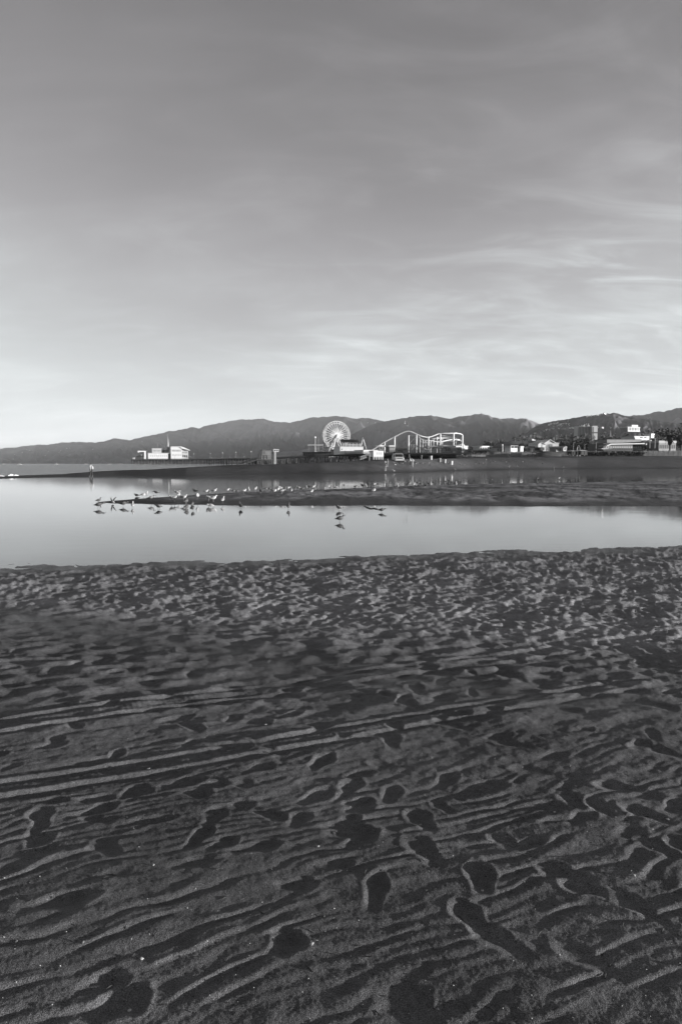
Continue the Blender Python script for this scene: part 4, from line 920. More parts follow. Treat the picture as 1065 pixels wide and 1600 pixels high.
for px in (814, 820, 826, 832, 836): m_ = MB(); m_.tube([(XP(px,312),312.2,G(px,312)-0.2),(XP(px,312),312.2,ZP(708,312))], 0.06, 4); m_.build('post', PALE, rl)
rl = thing('white_railing', 'low white double rail on the sand just right of the pier foot', 'railing')
for py in (711.2, 712.6): m_ = MB(); m_.tube([(XP(736,300),300,ZP(py,300)),(XP(757,300),300,ZP(py+0.3,300))], 0.10, 4); m_.build('rail', OFFW, rl)
for px in (736, 743, 750, 757): m_ = MB(); m_.tube([(XP(px,300),300.2,G(px,300)-0.2),(XP(px,300),300.2,ZP(711,300))], 0.06, 4); m_.build('post', OFFW, rl)

b = thing('lifeguard_station', 'white beach hut with two wide dark windows under a thin flat roof', 'hut'); Y = 335
m_ = MB(); pxbox(m_, 792.4, 804.8, 700, 706.5, Y, 5); m_.build('wall', WHITE, b)
m_ = MB(); pxbox(m_, 791.6, 805.6, 696.2, 697, Y-0.4, 5.8); m_.build('roof', PALE, b)
for px in (792.4, 798, 804): m_ = MB(); pxbox(m_, px, px+0.8, 697, 700, Y+0.1, 4.8); m_.build('post', OFFW, b)
for px in (793.2, 798.8): m_ = MB(); pxbox(m_, px, px+5.2, 697, 700, Y+0.5, 4); m_.build('window', GLASS, b)
booth('beach_hut', 'small white hut with a cap roof between the wide windowed hut and the dark arcade', 'hut', 808.6, 814.2, 697, 706, 336, WHITE, OFFW, 4)
b = thing('arcade_building', 'long low dark roofed building with a row of pale pillars', 'building'); Y = 345
m_ = MB(); pxbox(m_, 814.8, 831, 700, 706, Y+2, 6); m_.build('wall', DARK, b)
m_ = MB(); m_.prism([(XP(813.6,Y), ZP(699.6,Y)), (XP(832,Y), ZP(699.6,Y)), (XP(830.4,Y), ZP(697.2,Y)), (XP(817.6,Y), ZP(697.2,Y))], Y-0.3, Y+8.4); m_.build('roof', DGREY, b)
m_ = MB(); pxbox(m_, 813.6, 832, 699.6, 700.2, Y-0.2, 0.5); m_.build('eave', PALE, b)
pm = MB(); pxbox(pm, 532.35, 532.95, 700.2, 706, Y, 0.3); pm_ = pm.mesh('pillar', PALE)
for k in range(7): inst('pillar', pm_, b, (XP(815.6+k*2.5, Y), 0, 0))
b = thing('watch_tower', 'small white turret with a flared dark cap left of the gabled white building', 'tower'); Y = 362; bz = ZP(705,Y)
MB().lathe([(1.5,0),(1.25,ZP(692,Y)-bz)], (XP(827.4,Y),Y,bz), 8).build('shaft', WHITE, b)
MB().lathe([(1.3,0),(2.35,1.1),(2.35,1.5)], (XP(827.4,Y),Y,ZP(692,Y)), 8).build('gallery', OFFW, b)
MB().lathe([(1.7,0),(1.7,0.45),(1.2,0.6)], (XP(827.4,Y),Y,ZP(687.6,Y)), 8).build('cap', PALE, b); MB().lathe([(1.55,0),(1.55,0.6)], (XP(827.4,Y),Y,ZP(689,Y)-0.35), 8).build('window', GLASS, b)
b = thing('gabled_hall', 'large white gabled hall with stepped wings on the right', 'building'); Y = 350
gp = [(834,698.6),(834,694.6),(839.4,691.4),(842.6,693.2),(848,691),(855.4,686.8),(862,690.4),(864.5,690.4),(870,692.6),(870,698.6)]
m_ = MB(); m_.prism([(XP(842,Y),ZP(705,Y)),(XP(842,Y),ZP(694.2,Y)),(XP(853.6,Y),ZP(687.6,Y)),(XP(862.4,Y),ZP(692.2,Y)),(XP(862.4,Y),ZP(705,Y))], Y, Y+14); m_.build('wall', OFFW, b)
m_ = MB(); m_.prism([(XP(860.6,Y),ZP(705,Y)),(XP(860.6,Y),ZP(690.2,Y)),(XP(865,Y),ZP(692.4,Y)),(XP(870,Y),ZP(692.6,Y)),(XP(870,Y),ZP(705,Y))], Y+0.8, Y+12); m_.build('wall', PALE, b)
m_ = MB(); m_.prism([(XP(832.6,Y),ZP(699,Y)),(XP(832.6,Y),ZP(694.4,Y)),(XP(837,Y),ZP(691.4,Y)),(XP(844,Y),ZP(694.6,Y)),(XP(844,Y),ZP(699,Y))], Y-1.2, Y+8); m_.build('wall', WHITE, b)
def roofline(pl, y0, y1, th, m): 
    for (a, c), (d, e) in zip(pl[:-1], pl[1:]):
        q = MB(); q.prism([(XP(a,Y),ZP(c,Y)),(XP(d,Y),ZP(e,Y)),(XP(d,Y),ZP(e-th,Y)),(XP(a,Y),ZP(c-th,Y))], y0, y1); q.build('roof', m, b)
roofline([(841.2,694.6),(853.6,687.5),(863,692.4)], Y-0.5, Y+14.6, 0.8, WHITE); roofline([(860.4,690.0),(865,692.2),(870.6,692.4)], Y+0.4, Y+12.6, 0.6, WHITE); roofline([(832,694.8),(837,691.3),(844.6,694.8)], Y-1.6, Y+8.4, 0.7, OFFW)
m_ = MB(); pxbox(m_, 836, 844, 699.2, 703.8, Y-0.9, 6); m_.build('opening', DARK, b)
m_ = MB(); pxbox(m_, 847, 858.6, 698, 698.6, Y-0.35, 0.4); m_.build('canopy', GREY, b); windows(b, 847, 858, 3, 700, 704, Y, 0.5, PALE)
booth('lean_to', 'grey box shed with a pale frame at the right foot of the gabled hall', 'shed', 863.2, 873.6, 697.4, 706, 338, GREY, PALE, 5, None, 2, DGREY)
booth('beach_hut', 'little pale hut standing alone right of the gabled hall', 'hut', 875, 882, 697.4, 705, 340, PALE, PALE, 4, 0.5, 1)
booth('beach_hut', 'flat white topped shed with dark open front right of the roller coaster', 'shed', 742.6, 765.6, 696.8, 703.6, 352, OFFW, WHITE, 6, None, 5, DARK)
booth('beach_hut', 'small pale lean building between the open shed and the white post', 'shed', 770, 782, 700, 705.4, 345, PALE, GREY, 5, 0.6, 2, DGREY)
globe_post(783.2, 696.2, 330, 'white post topped with a small ball left of the wide windowed hut', 0.35, ZP(706,330))
c1_ = canopy('sun_canopy', 'left of two black canopies with bright tops on the beach', 'canopy', 888.8, 899.4, 703.8, 705, 711, 296, WHITE, DARK, 5, 3)
m_ = MB(); pxbox(m_, 889.4, 898.8, 705.2, 710.6, 296.8, 3.5); m_.build('curtain', DARK, c1_)
c2_ = canopy('sun_canopy', 'right of two black canopies with bright tops on the beach', 'canopy', 902.8, 914, 703, 704.4, 711, 296, WHITE, DARK, 5, 3)
m_ = MB(); pxbox(m_, 903.4, 913.2, 704.6, 710.6, 296.8, 3.5); m_.build('curtain', DARK, c2_)
t = thing('playground_frame', 'white arched climbing frame between the two black canopies', 'frame'); Y = 310
m_ = MB(); m_.tube([(XP(899.4+2.2*math.sin(a)*-1+2.0,Y), Y, ZP(703.4-7.4*math.sin(a*0.5*1.0),Y)) if False else (XP(901.6-2.2*math.cos(a),Y), Y, ZP(702.6-6.4*math.sin(a),Y)) for a in [k*math.pi/8 for k in range(9)]], 0.16, 5); m_.build('arch', PALE, t)
for px in (899.3, 903.7): m_ = MB(); m_.tube([(XP(px,Y),Y,G(px,Y)-0.2),(XP(px,Y),Y,ZP(702.6,Y))], 0.14, 5); m_.build('leg', PALE, t)
for k, (px, pt, lab) in enumerate(((893.6,691.6,'bent topped street lamp behind the left black canopy'),(928.6,691,'straight grey light pole between the black canopies and the long roof'),(911,694.4,'short grey light pole behind the right black canopy'))):
    Y = 345; t = thing('street_lamp', lab, 'lamp post', (XP(px,Y),Y,G(px,Y))); hh = ZP(pt,Y)-G(px,Y)
    MB().tube([(0,0,-0.2),(0,0,hh)], [0.14,0.09], 5).build('pole', GREY, t); MB().tube([(0,0,hh-0.1),(0.5,0,hh+0.15),(1.0,0,hh+0.1)], 0.09, 4).build('arm', PALE, t)
b = thing('beach_club', 'long low building with a bright slanted roof edge on the right', 'building'); Y = 350
m_ = MB(); pxbox(m_, 934, 1002, 693, 704, Y+2, 14); m_.build('wall', DGREY, b)
m_ = MB(); m_.prism([(XP(935.8,Y),ZP(696.6,Y)),(XP(943,Y),ZP(693.4,Y)),(XP(1002,Y),ZP(692.2,Y)),(XP(1002,Y),ZP(693.6,Y)),(XP(944,Y),ZP(695.0,Y)),(XP(936.6,Y),ZP(697.6,Y))], Y-1, Y+6); m_.build('awning', WHITE, b)
m_ = MB(); pxbox(m_, 943.4, 1003, 687, 692.0, Y+6.2, 12); m_.build('roof', GREY, b)
m_ = MB(); pxbox(m_, 943, 1003.6, 686.2, 686.9, Y+5.8, 12.6); m_.build('parapet', DGREY, b)
windows(b, 937, 1001, 16, 697.4, 700, Y+2, 0.6, PALE); windows(b, 937, 1001, 16, 700.6, 703, Y+2, 0.6, GLASS)
m_ = MB(); pxbox(m_, 926, 945, 700.6, 701.8, Y-4, 3); m_.build('terrace', PALE, b)
b = thing('upper_terrace_building', 'bright white block with dark slot windows above the long roof', 'building'); Y = 385
m_ = MB(); m_.prism([(XP(983,Y),ZP(681.4,Y)),(XP(1010.4,Y),ZP(681.4,Y)),(XP(1010.4,Y),ZP(689.6,Y)),(XP(985,Y),ZP(689.6,Y)),(XP(985,Y),ZP(685.6,Y))], Y, Y+12); m_.build('wall', WHITE, b)
for p0, p1 in ((994,998.4),(1001.6,1005)): m_ = MB(); pxbox(m_, p0, p1, 683, 684.2, Y-0.1, 0.4); m_.build('window', GLASS, b)
m_ = MB(); pxbox(m_, 985.6, 994, 686.6, 687.2, Y-0.15, 0.4); m_.build('ledge', GREY, b)
m_ = MB(); m_.prism([(XP(996,Y),ZP(695.6,Y)),(XP(1006.4,Y),ZP(695.6,Y)),(XP(1006.4,Y),ZP(687.4,Y)),(XP(996,Y),ZP(691,Y))], Y-4, Y-0.3); m_.build('stair_wall', PALE, b)
booth('rooftop_box', 'small bright white block right of the upper white terrace', 'building', 1011, 1017, 677.6, 684, 400, WHITE, WHITE, 5)
t = thing('door_frame_gate', 'pale goal shaped frame in front of the dark palms', 'frame'); Y = 340
for px in (1012, 1020): m_ = MB(); pxbox(m_, px, px+0.9, 685.6, 700.5, Y, 0.3); m_.build('post', PALE, t)
m_ = MB(); pxbox(m_, 1012, 1020.9, 684.8, 685.6, Y, 0.3); m_.build('crossbar', PALE, t)
booth('pool_house', 'grey house with a pale eave and dark window row behind the right hand palms', 'building', 1021, 1052, 688.6, 705, 352, GREY, PALE, 9, None, 9, DARK)
b = thing('tower_block', 'tall dark apartment slab with one sunlit end coloured whiter on the slope', 'building'); Y = 1100
m_ = MB(); pxbox(m_, 900, 921.6, 666.4, 690, Y, 18); m_.build('wall', OFFW, b)
m_ = MB(); pxbox(m_, 922, 930.4, 665.4, 690, Y-6, 26); m_.build('end_wall', WHITE, b)  # whiter than the main wall to stand for its sunlit side
m_ = MB(); pxbox(m_, 921.7, 930.7, 675.2, 677, Y-6.3, 2); m_.build('band', DGREY, b)
fin = MB(); pxbox(fin, 532.3, 532.9, 667, 690, Y-0.6, 0.5); fm = fin.mesh('fin', DGREY)
for k in range(9): inst('fin', fm, b, (XP(901.4+k*2.3, Y), 0, 0))
m_ = MB(); pxbox(m_, 908, 911, 664.6, 666.3, Y+4, 6); pxbox(m_, 915.6, 917.6, 663.8, 666.3, Y+4, 6); m_.build('roof_plant', WHITE, b)
m_ = MB(); pxbox(m_, 923.4, 924.6, 667, 689, Y-6.2, 0.3); m_.build('window', GREY, b)
b = thing('hillside_mansion', 'bright white columned building standing alone on the wooded slope', 'building'); Y = 1300
m_ = MB(); pxbox(m_, 972, 995.6, 667.8, 674, Y+3, 16); m_.build('wall', GREY, b)
m_ = MB(); pxbox(m_, 971, 996.4, 667, 668.2, Y-1, 22); m_.build('roof', OFFW, b)
m_ = MB(); pxbox(m_, 981.4, 994.2, 663.8, 667, Y+4, 12); m_.build('upper_storey', OFFW, b)
pm = MB(); pxbox(pm, 532.0, 533.1, 668.2, 674, Y, 1.2); pm_ = pm.mesh('column', WHITE)
for k in range(8): inst('column', pm_, b, (XP(972.6+k*3.2, Y), 0, 0))
m_ = MB(); pxbox(m_, 971.5, 996, 672.6, 674.6, Y-1.4, 2); m_.build('plinth', OFFW, b)

# ------------------------------------------------------------------ trees
LEAF = mat('dark_foliage', 0.040, 0.9, 0.45, 0.5); LEAF2 = mat('mid_foliage', 0.055, 0.9, 0.4, 0.5); BARK = mat('bark', 0.07, 0.9, 0.3, 2.0)
rt = random.Random(3)
def leaf_cluster(mb, c, r, n, size):
    for _ in range(n):
        d = Vector((rt.gauss(0,1), rt.gauss(0,1), rt.gauss(0,1))).normalized() * r * rt.random()**0.4
        p = Vector(c) + Vector((d.x, d.y, d.z*0.75)); a = Vector((rt.gauss(0,1), rt.gauss(0,1), rt.gauss(0,1))).normalized(); b_ = a.orthogonal().normalized(); s = size*(0.6+0.8*rt.random())
        mb.add([p - a*s, p + b_*s*0.6, p + a*s, p - b_*s*0.6], [(0,1,2,3)])
def raw(mb, name, m):
    me = bpy.data.meshes.new(name); me.from_pydata(mb.v, [], mb.f); me.materials.append(m); me.update(); return me
variants = []
for v in range(6):
    cr = MB(); H = 1.0; tk = MB(); tk.tube([(0,0,-0.05),(0.02,0.01,0.25),(0.0,0.03,0.6)], [0.05,0.035,0.015], 5)
    for k in range(9):
        a = k*2.4 + v; rr = 0.12 + 0.20*rt.random(); zz_ = 0.35 + 0.5*rt.random(); c = (rr*math.cos(a), rr*math.sin(a), zz_)
        leaf_cluster(cr, c, 0.15+0.08*rt.random(), 34, 0.045); 
        if k < 4: tk.tube([(0,0,0.3), (c[0]*0.8, c[1]*0.8, c[2])], [0.02, 0.008], 4)
    variants.append((tk.mesh('trunk', BARK), raw(cr, 'crown', LEAF if v % 2 else LEAF2)))
def tree(px, py_top, Y, label, group=None, name='tree', wide=1.0, v=None, base=None):
    x = XP(px, Y); z = float(ground_z(x, Y)) if base is None else base; h = max(3.0, ZP(py_top, Y) - z)
    v = rt.randrange(6) if v is None else v
    t = thing(name, label, 'tree', (x, Y, z - 0.3), rt.random()*6.3, group, None); t.scale = (h*wide, h*wide, h)
    inst('trunk', variants[v][0], t); inst('crown', variants[v][1], t); return t
bl = 'dark broad crowned tree on the bluff behind the beach buildings'
for k in range(120):                     # the dark belt of trees along the bluff
    px = 735 + 400*rt.random(); Y = 520 + 420*rt.random()
    top = np.interp(px, [730,800,860,880,900,935,960,1000,1065,1140],[697,694,689,684,682,684,679,675,672,668]) + rt.uniform(-1.5, 5)
    tree(px, top, Y, bl, 'trees on the bluff', wide=1.0+0.5*rt.random())
for k, (px, pt, lab) in enumerate(((1019,669,'tall dark tree left of the goal shaped frame'),(1027,665.6,'tallest dark tree crown left of the first palm'),(1036,668,'dark tree just left of the first palm'),(1048,664.5,'dark round tree behind the two palms'),(1010,676,'dark tree above the small bright white block'),(1031,676,'low dark tree crown behind the pool house'))):
    tree(px, pt, 420+10*k, lab, wide=0.9)
wd = MB()
for k in range(420):
    px = 700 + 520*rt.random(); Y = 900 + 1500*rt.random()**1.3; x = XP(px, Y); z = float(ground_z(x, Y)); leaf_cluster(wd, (x, Y, z+4), 9, 26, 2.6)
o = link(bpy.data.objects.new('woodland', raw(wd, 'woodland', LEAF))); tag(o, 'dark mass of trees covering the low slope behind the beach buildings', None, None, 'stuff')
# scrub along the fence
sb = MB()
for k in range(260):
    px = 735 + 350*rt.random(); Y = 322 + 60*rt.random(); x = XP(px, Y); z = float(ground_z(x, Y)); leaf_cluster(sb, (x, Y, z+0.7), 1.5, 12, 0.5)
for k in range(200):
    px = 915 + 95*rt.random(); Y = 316 + 10*rt.random(); x = XP(px, Y); z = float(ground_z(x, Y)); leaf_cluster(sb, (x, Y, z+1.1), 1.3, 12, 0.45)
o = link(bpy.data.objects.new('scrub', raw(sb, 'scrub', LEAF))); tag(o, 'low dark hedge and scrub along the back of the beach', None, None, 'stuff')
def palm(px, py_top, py_base, Y, label, seed):
    x = XP(px, Y); z = float(ground_z(x, Y)); zt = ZP(py_top, Y); q = random.Random(seed); k_ = M(Y)
    t = thing('palm_tree', label, 'palm tree', (x, Y, z)); hgt = zt - z
    m_ = MB(); m_.tube([(0,0,-0.3),(0.1,0,hgt*0.4),(0.0,0,hgt*0.82)], [0.42,0.34,0.3], 7); m_.build('trunk', BARK, t)
    sk = MB(); sk.lathe([(0.3,hgt*0.45),(0.9,hgt*0.50),(1.2,hgt*0.66),(1.1,hgt*0.78),(0.3,hgt*0.84)], n=9); sk.build('dead_frond_skirt', LEAF, t)
    for f in range(34):
        a = q.random()*6.283; el = q.uniform(-0.9, 1.2); L = q.uniform(2.0, 2.9); fr = MB(); pts_ = []
        for s in range(6):
            u = s/5; r = L*u*math.cos(el*0.8)*0.95; pts_.append(Vector((r*math.cos(a), r*math.sin(a), hgt*0.82 + L*u*math.sin(el) - 1.1*u*u)))
        for s in range(5):
            p0, p1 = pts_[s], pts_[s+1]; d = (p1-p0).normalized(); sd = d.cross(Vector((0,0,1))).normalized(); w_ = 0.75*math.sin(math.pi*(0.18+0.8*s/5))
            for g in (-1, 1): fr.add([p0, p1, p1 + sd*g*w_ + Vector((0,0,-0.35)) - d*0.1, p0 + sd*g*w_*0.9 + Vector((0,0,-0.35)) - d*0.1], [(0,1,2,3)])
        o = bpy.data.objects.new('frond', raw(fr, 'frond', LEAF)); link(o, t)
palm(1043.4, 676.5, 708, 328, 'left palm with a dark bushy crown beside the grey pool house', 1)
palm(1060.8, 675.5, 707, 325, 'right palm with a thick dark skirt at the edge of the picture', 2)
palm(1066, 652, 707, 330, 'tallest palm half cut off by the right edge', 3)
palm(1078, 680, 707, 330, 'palm just beyond the right edge of the picture', 4)

# ------------------------------------------------------------------ houses on the hillsides
HOUSEW = mat('white_stucco', 0.75, 0.8, 0.05, 1.0)
hm = []
for v in range(4):
    m_ = MB(); w_, d_, h__ = [(1.0,0.7,0.34),(1.3,0.7,0.3),(0.8,0.8,0.45),(1.6,0.6,0.28)][v]
    m_.slot = 0; m_.box(-w_/2, w_/2, -d_/2, d_/2, -0.4, h__); m_.slot = 1
    if v % 2 == 0: m_.prism([(-w_/2-0.05, h__), (0, h__+0.24), (w_/2+0.05, h__)], -d_/2-0.05, d_/2+0.05)
    else: m_.box(-w_/2-0.04, w_/2+0.04, -d_/2-0.04, d_/2+0.04, h__, h__+0.06)
    m_.slot = 2; 
    for k in range(3): m_.box(-w_/2+w_*(0.14+0.28*k), -w_/2+w_*(0.30+0.28*k), -d_/2-0.02, -d_/2+0.01, h__*0.35, h__*0.8)
    hm.append(m_.mesh('house', [HOUSEW if v < 3 else OFFW, OFFW, GLASS]))
def house(hill, px, py, wpx, group, label):
    p = on_hill(hill, px, py); o = bpy.data.objects.new('house', hm[rt.randrange(4)]); link(o); s = wpx*M(p.y)
    o.location = p; o.scale = (s, s, s*1.0); o.rotation_euler = (0, 0, rt.uniform(0.1, 0.8)); tag(o, label, 'house', group)
LE = 'small pale house on the wooded hillside on the right'
spec = [(857,664,3,3),(864,663,3,2),(869,664,5,2),(873,665,6,2.5),(876,663.5,4,2),(885,665,4,1.5),(862,666.5,2,1.5),(896,657,1,4.5),(887,660,2,2.2),(880,662,2,2),(868,662.5,2,2),(850,674.5,2,4),(838,679.5,3,2.5),(842,679,3,3),(846,678.5,3,3),(834,680,3,3),(826,682,2,2.5),(895,668,3,2.5),(900,668,2,2.5),(890,669.5,3,2),(870,670,3,2),(880,671,3,2),(862,672,2,2),(868,674,2,2),(876,679.5,1,2.2),(869,680,1,2.2),(848,685,2,2),(828,684,2,2.4),(820,683,2,2),(861,670,3,1.6),(905,666,3,2),(912,664.5,3,2),(918,664,2,2),(936,668,3,2.5),(940,669,3,2)]
for px, py, n, w_ in spec:
    for k in range(n): house('hills_east', px + rt.uniform(-2.6, 2.6), py + rt.uniform(-0.9, 0.9), w_*rt.uniform(0.8, 1.4), 'houses on the right hillside', LE)
for k in range(90): 
    px = rt.uniform(800, 960); house('hills_east', px, np.interp(px,[800,830,870,960],[690,682,672,668]) + abs(rt.gauss(0, 9)), rt.uniform(1.0, 2.2), 'houses on the right hillside', LE)
ORD = ['leftmost','second from left','third from left','fourth from left','fifth from left','sixth from left','sixth from right','fifth from right','fourth from right','third from right','second from right','rightmost']
for k, (px, py) in enumerate(((914,652.2),(917,651.6),(920,651.4),(922,652.2),(925,650.6),(928,650.4),(930,649.8),(933,648.6),(935,648.8),(938,648),(940,647.8),(942,647.6))): house('hills_east', px, py, rt.uniform(1.4, 2.6), 'skyline houses', 'bright house, %s of the row along the right hillside skyline' % ORD[k])
LM = 'tiny white building in the low gap right of the roller coaster'
for k in range(22): house('hills_east', 745 + 20*rt.random(), 684.5 + 3*rt.random(), rt.uniform(0.8, 2.0), 'buildings in the gap', LM)
for k in range(40): house('hills_east', rt.uniform(735, 830), rt.uniform(690, 699), rt.uniform(0.7, 1.5), 'buildings in the gap', LM)
LW = 'tiny pale building low on the distant western hills'
for k in range(46):
    px = rt.uniform(0, 240); house('hills_west', px, np.interp(px,[0,240],[714,700]) + rt.gauss(0, 5), rt.uniform(0.5, 1.2), 'buildings on the western hills', LW)
for k in range(34): house('hills_west', rt.uniform(425, 500), rt.uniform(704.5, 710), rt.uniform(0.7, 1.6), 'shore buildings behind the pier', 'tiny pale shore building seen over the middle of the pier')
for px, py in ((348,661),(352,660.4),(356,659.8),(575,660.4),(585,659.6),(592,660.4),(588,661.2)): house('hills_west', px, py, 1.0, 'ridge buildings', 'tiny pale building high on the distant ridge')
# ------------------------------------------------------------------ gulls
GW = mat('gull_white', 0.38, 0.7, 0.06, 20.0); GGR = mat('gull_grey', 0.20, 0.7, 0.12, 20.0); GBR = mat('gull_brown', 0.07, 0.75, 0.35, 30.0); GMID = mat('gull_mottled', 0.13, 0.75, 0.35, 30.0); GBK = mat('gull_black', 0.025, 0.6, 0.2, 20.0); BILL = mat('gull_bill', 0.25, 0.5, 0.1, 30.0); LEGM = mat('gull_leg', 0.16, 0.6, 0.1, 30.0)
def ellipse_ring(c, d, a, b, n=10):      # ring around direction d, half width a, half height b
    d = Vector(d).normalized(); s = Vector((0,1,0)); u = s.cross(d).normalized() * -1
    return [Vector(c) + s*a*math.cos(2*math.pi*k/n) + u*b*math.sin(2*math.pi*k/n) for k in range(n)]
def loft(spine):                         # spine: (x, y, z, half width, half height)
    m_ = MB(); rg = []
    for i, q in enumerate(spine):
        p0 = Vector(spine[max(i-1,0)][:3]); p1 = Vector(spine[min(i+1,len(spine)-1)][:3]); rg.append(ellipse_ring(q[:3], p1-p0, q[3], q[4]))
    return m_.rings(rg)
BODY = [(-0.19,0,.178,.014,.008),(-0.14,0,.188,.036,.024),(-0.08,0,.203,.064,.062),(0,0,.212,.078,.082),(0.065,0,.226,.070,.076)]
HEADS = {'stand': [(0.105,0,.252,.040,.046),(0.125,0,.288,.030,.033),(0.140,0,.318,.033,.035),(0.165,0,.322,.028,.028),(0.185,0,.318,.012,.013)],
         'alert': [(0.092,0,.262,.038,.044),(0.105,0,.310,.027,.029),(0.115,0,.358,.030,.031),(0.140,0,.368,.028,.028),(0.162,0,.364,.012,.013)],
         'preen': [(0.100,.01,.255,.040,.044),(0.105,.035,.285,.031,.032),(0.080,.060,.295,.033,.033),(0.050,.072,.282,.027,.027),(0.030,.075,.270,.012,.013)],
         'walk': [(0.118,0,.240,.040,.044),(0.160,0,.255,.030,.032),(0.195,0,.268,.033,.034),(0.222,0,.264,.027,.027),(0.242,0,.256,.012,.013)],
         'rest': [(0.095,0,.240,.042,.046),(0.105,0,.268,.034,.035),(0.110,0,.290,.034,.034),(0.132,0,.292,.028,.028),(0.152,0,.288,.012,.013)]}
GULLS = {}
def gull_proto(pose, col):
    if (pose, col) in GULLS: return GULLS[(pose, col)]
    bm, wm, tm = {'w': (GW, GGR, GBK), 'd': (GBR, GBR, GBK), 'g': (GMID, GGR, GBK)}[col]
    hd = HEADS[pose if pose in HEADS else 'alert']; dz = -0.12 if pose == 'rest' else 0.0
    parts = []
    sp_ = [(x, y, z+dz, a, b) for x, y, z, a, b in BODY + hd]
    body = loft(sp_).mesh('gull', bm, True)
    hx, hy, hz = sp_[-1][:3]; px_, py_, pz_ = sp_[-2][:3]; d = Vector((hx-px_, hy-py_, hz-pz_)).normalized()
    m_ = MB(); b0 = Vector((hx, hy, hz)) - d*0.004; m_.tube([b0, b0 + d*0.03, b0 + d*0.052 + Vector((0,0,-0.006))], [0.011, 0.009, 0.003], 6); parts.append(('beak', m_.mesh('beak', BILL if col == 'w' else GBK), ()))
    if pose != 'rest':
        for s in (-1, 1):
            fx = (0.05 if s > 0 else -0.04) if pose == 'walk' else 0.0
            m_ = MB(); m_.tube([(0.0, s*0.028, 0.165), (-0.012+fx*0.5, s*0.028, 0.085), (fx, s*0.028, 0.006)], [0.011, 0.0065, 0.006], 5)
            m_.add([(fx-0.008, s*0.028, 0.002), (fx+0.045, s*0.028-0.022, 0.002), (fx+0.055, s*0.028, 0.002), (fx+0.045, s*0.028+0.022, 0.002), (fx, s*0.028, 0.012)], [(0,1,4),(1,2,4),(2,3,4),(3,0,4),(0,3,2,1)])
            parts.append(('leg', m_.mesh('leg', LEGM), ()))
    if pose == 'wings':
        for s in (-1, 1):
            m_ = MB(); up = []
            for k, (sx_, sy, sz, ch) in enumerate([(0.05,0.045,.24,.15),(0.085,0.10,.38,.15),(0.04,0.16,.47,.12),(-0.04,0.21,.54,.08),(-0.13,0.25,.58,.02)]):
                up.append([(sx_, s*sy, sz+0.008), (sx_-ch, s*sy, sz-0.012), (sx_-ch, s*sy, sz-0.018), (sx_, s*sy, sz-0.008)])
            parts.append(('wing', m_.rings(up).mesh('wing', wm, True), ()))
    else:
        for s in (-1, 1):
            m_ = MB(); m_.rings([ellipse_ring((x, s*y, z+dz), (1,0,0.08), a, b, 8) for x, y, z, a, b in [(-0.16,.022,.196,.008,.008),(-0.09,.058,.222,.012,.034),(0,.072,.230,.014,.046),(0.06,.062,.242,.012,.038),(0.088,.048,.256,.004,.010)]])
            w_ = m_.mesh('wing', wm, True)
            q = MB(); q.rings([ellipse_ring((x, s*y, z+dz), (1,0,0.1), a, b, 6) for x, y, z, a, b in [(-0.235,.006,.184,.003,.003),(-0.20,.014,.192,.006,.009),(-0.14,.028,.204,.006,.012)]])
            parts.append(('wing', w_, (('wing_tip', q.mesh('wing_tip', tm, True)),)))
    GULLS[(pose, col)] = (body, parts); return GULLS[(pose, col)]
rg_ = random.Random(9)
def gull(px, py, col, pose, face, label, size=1.0, group='gulls on and round the sandbar', wading=False):
    if wading: p = plane_pt(px, py, 0.0); z = -0.045
    else: p = ground_pt(px, py); z = p.z + 0.004
    body, parts = gull_proto(pose, col)
    o = bpy.data.objects.new('gull', body); link(o); o.location = (p.x, p.y, z); o.rotation_euler = (0, 0, R(face)); o.scale = (size*0.84,)*3
    tag(o, label, 'gull', group)
    for n, me, subs in parts:
        c = inst(n, me, o)
        for n2, m2 in subs: inst(n2, m2, c)
    return o
# wading or standing by themselves (x px, foot y px, plumage, pose, facing, label)
for a in (
 (531,815.6,'d','stand',15,'nearest gull, a dark one standing alone in the near lagoon',0.92,True),
 (529.5,797.5,'g','preen',170,'mottled gull wading behind the nearest dark gull, head tucked down',0.95,True),
 (450.5,796,'d','alert',80,'dark gull with a pale head wading alone amid faint ripples',0.95,True),
 (596,800.5,'d','walk',0,'dark gull wading at the right end of the drifting stick',0.80,True),
 (154.5,794,'d','walk',10,'dark gull wading farthest left, nearer of the two left of the sandbar tip',1.1,True),
 (154.5,785,'d','alert',35,'dark upright gull behind the leftmost wading gull',0.85,True),
 (176.5,787.5,'w','wings',150,'white gull flapping raised wings at the sandbar tip',0.72,True),
 (207.5,793.5,'w','alert',100,'pale gull wading just right of the white headed dark gull',0.95,True),
 (193,791.5,'d','walk',5,'dark gull with lowered head at the thin edge of the sandbar tip',1.05,True),
 (248,795.5,'g','walk',160,'mottled grey gull leaning down while wading at the sandbar edge',0.95,True),
 (292,796,'d','preen',60,'dim brown gull wading left of the rounded dark one',0.9,True),
 (301.5,797.5,'d','preen',95,'rounded dark gull wading with its head down',0.95,True),
 (330,793.5,'w','walk',200,'white gull wading below the preening pair',0.85,True),
 (376,795,'d','alert',120,'dark gull standing upright at the sandbar edge with a broad reflection',1.0,True)):
    gull(a[0], a[1], a[2], a[3], a[4], a[5], a[6], wading=a[7])
ordn = ['first','second','third','fourth','fifth','sixth','seventh','eighth','ninth','tenth','eleventh','twelfth','thirteenth','fourteenth','fifteenth','sixteenth','seventeenth','eighteenth','nineteenth','twentieth','twenty-first','twenty-second','twenty-third','twenty-fourth','twenty-fifth','twenty-sixth','twenty-seventh','twenty-eighth','twenty-ninth','thirtieth']
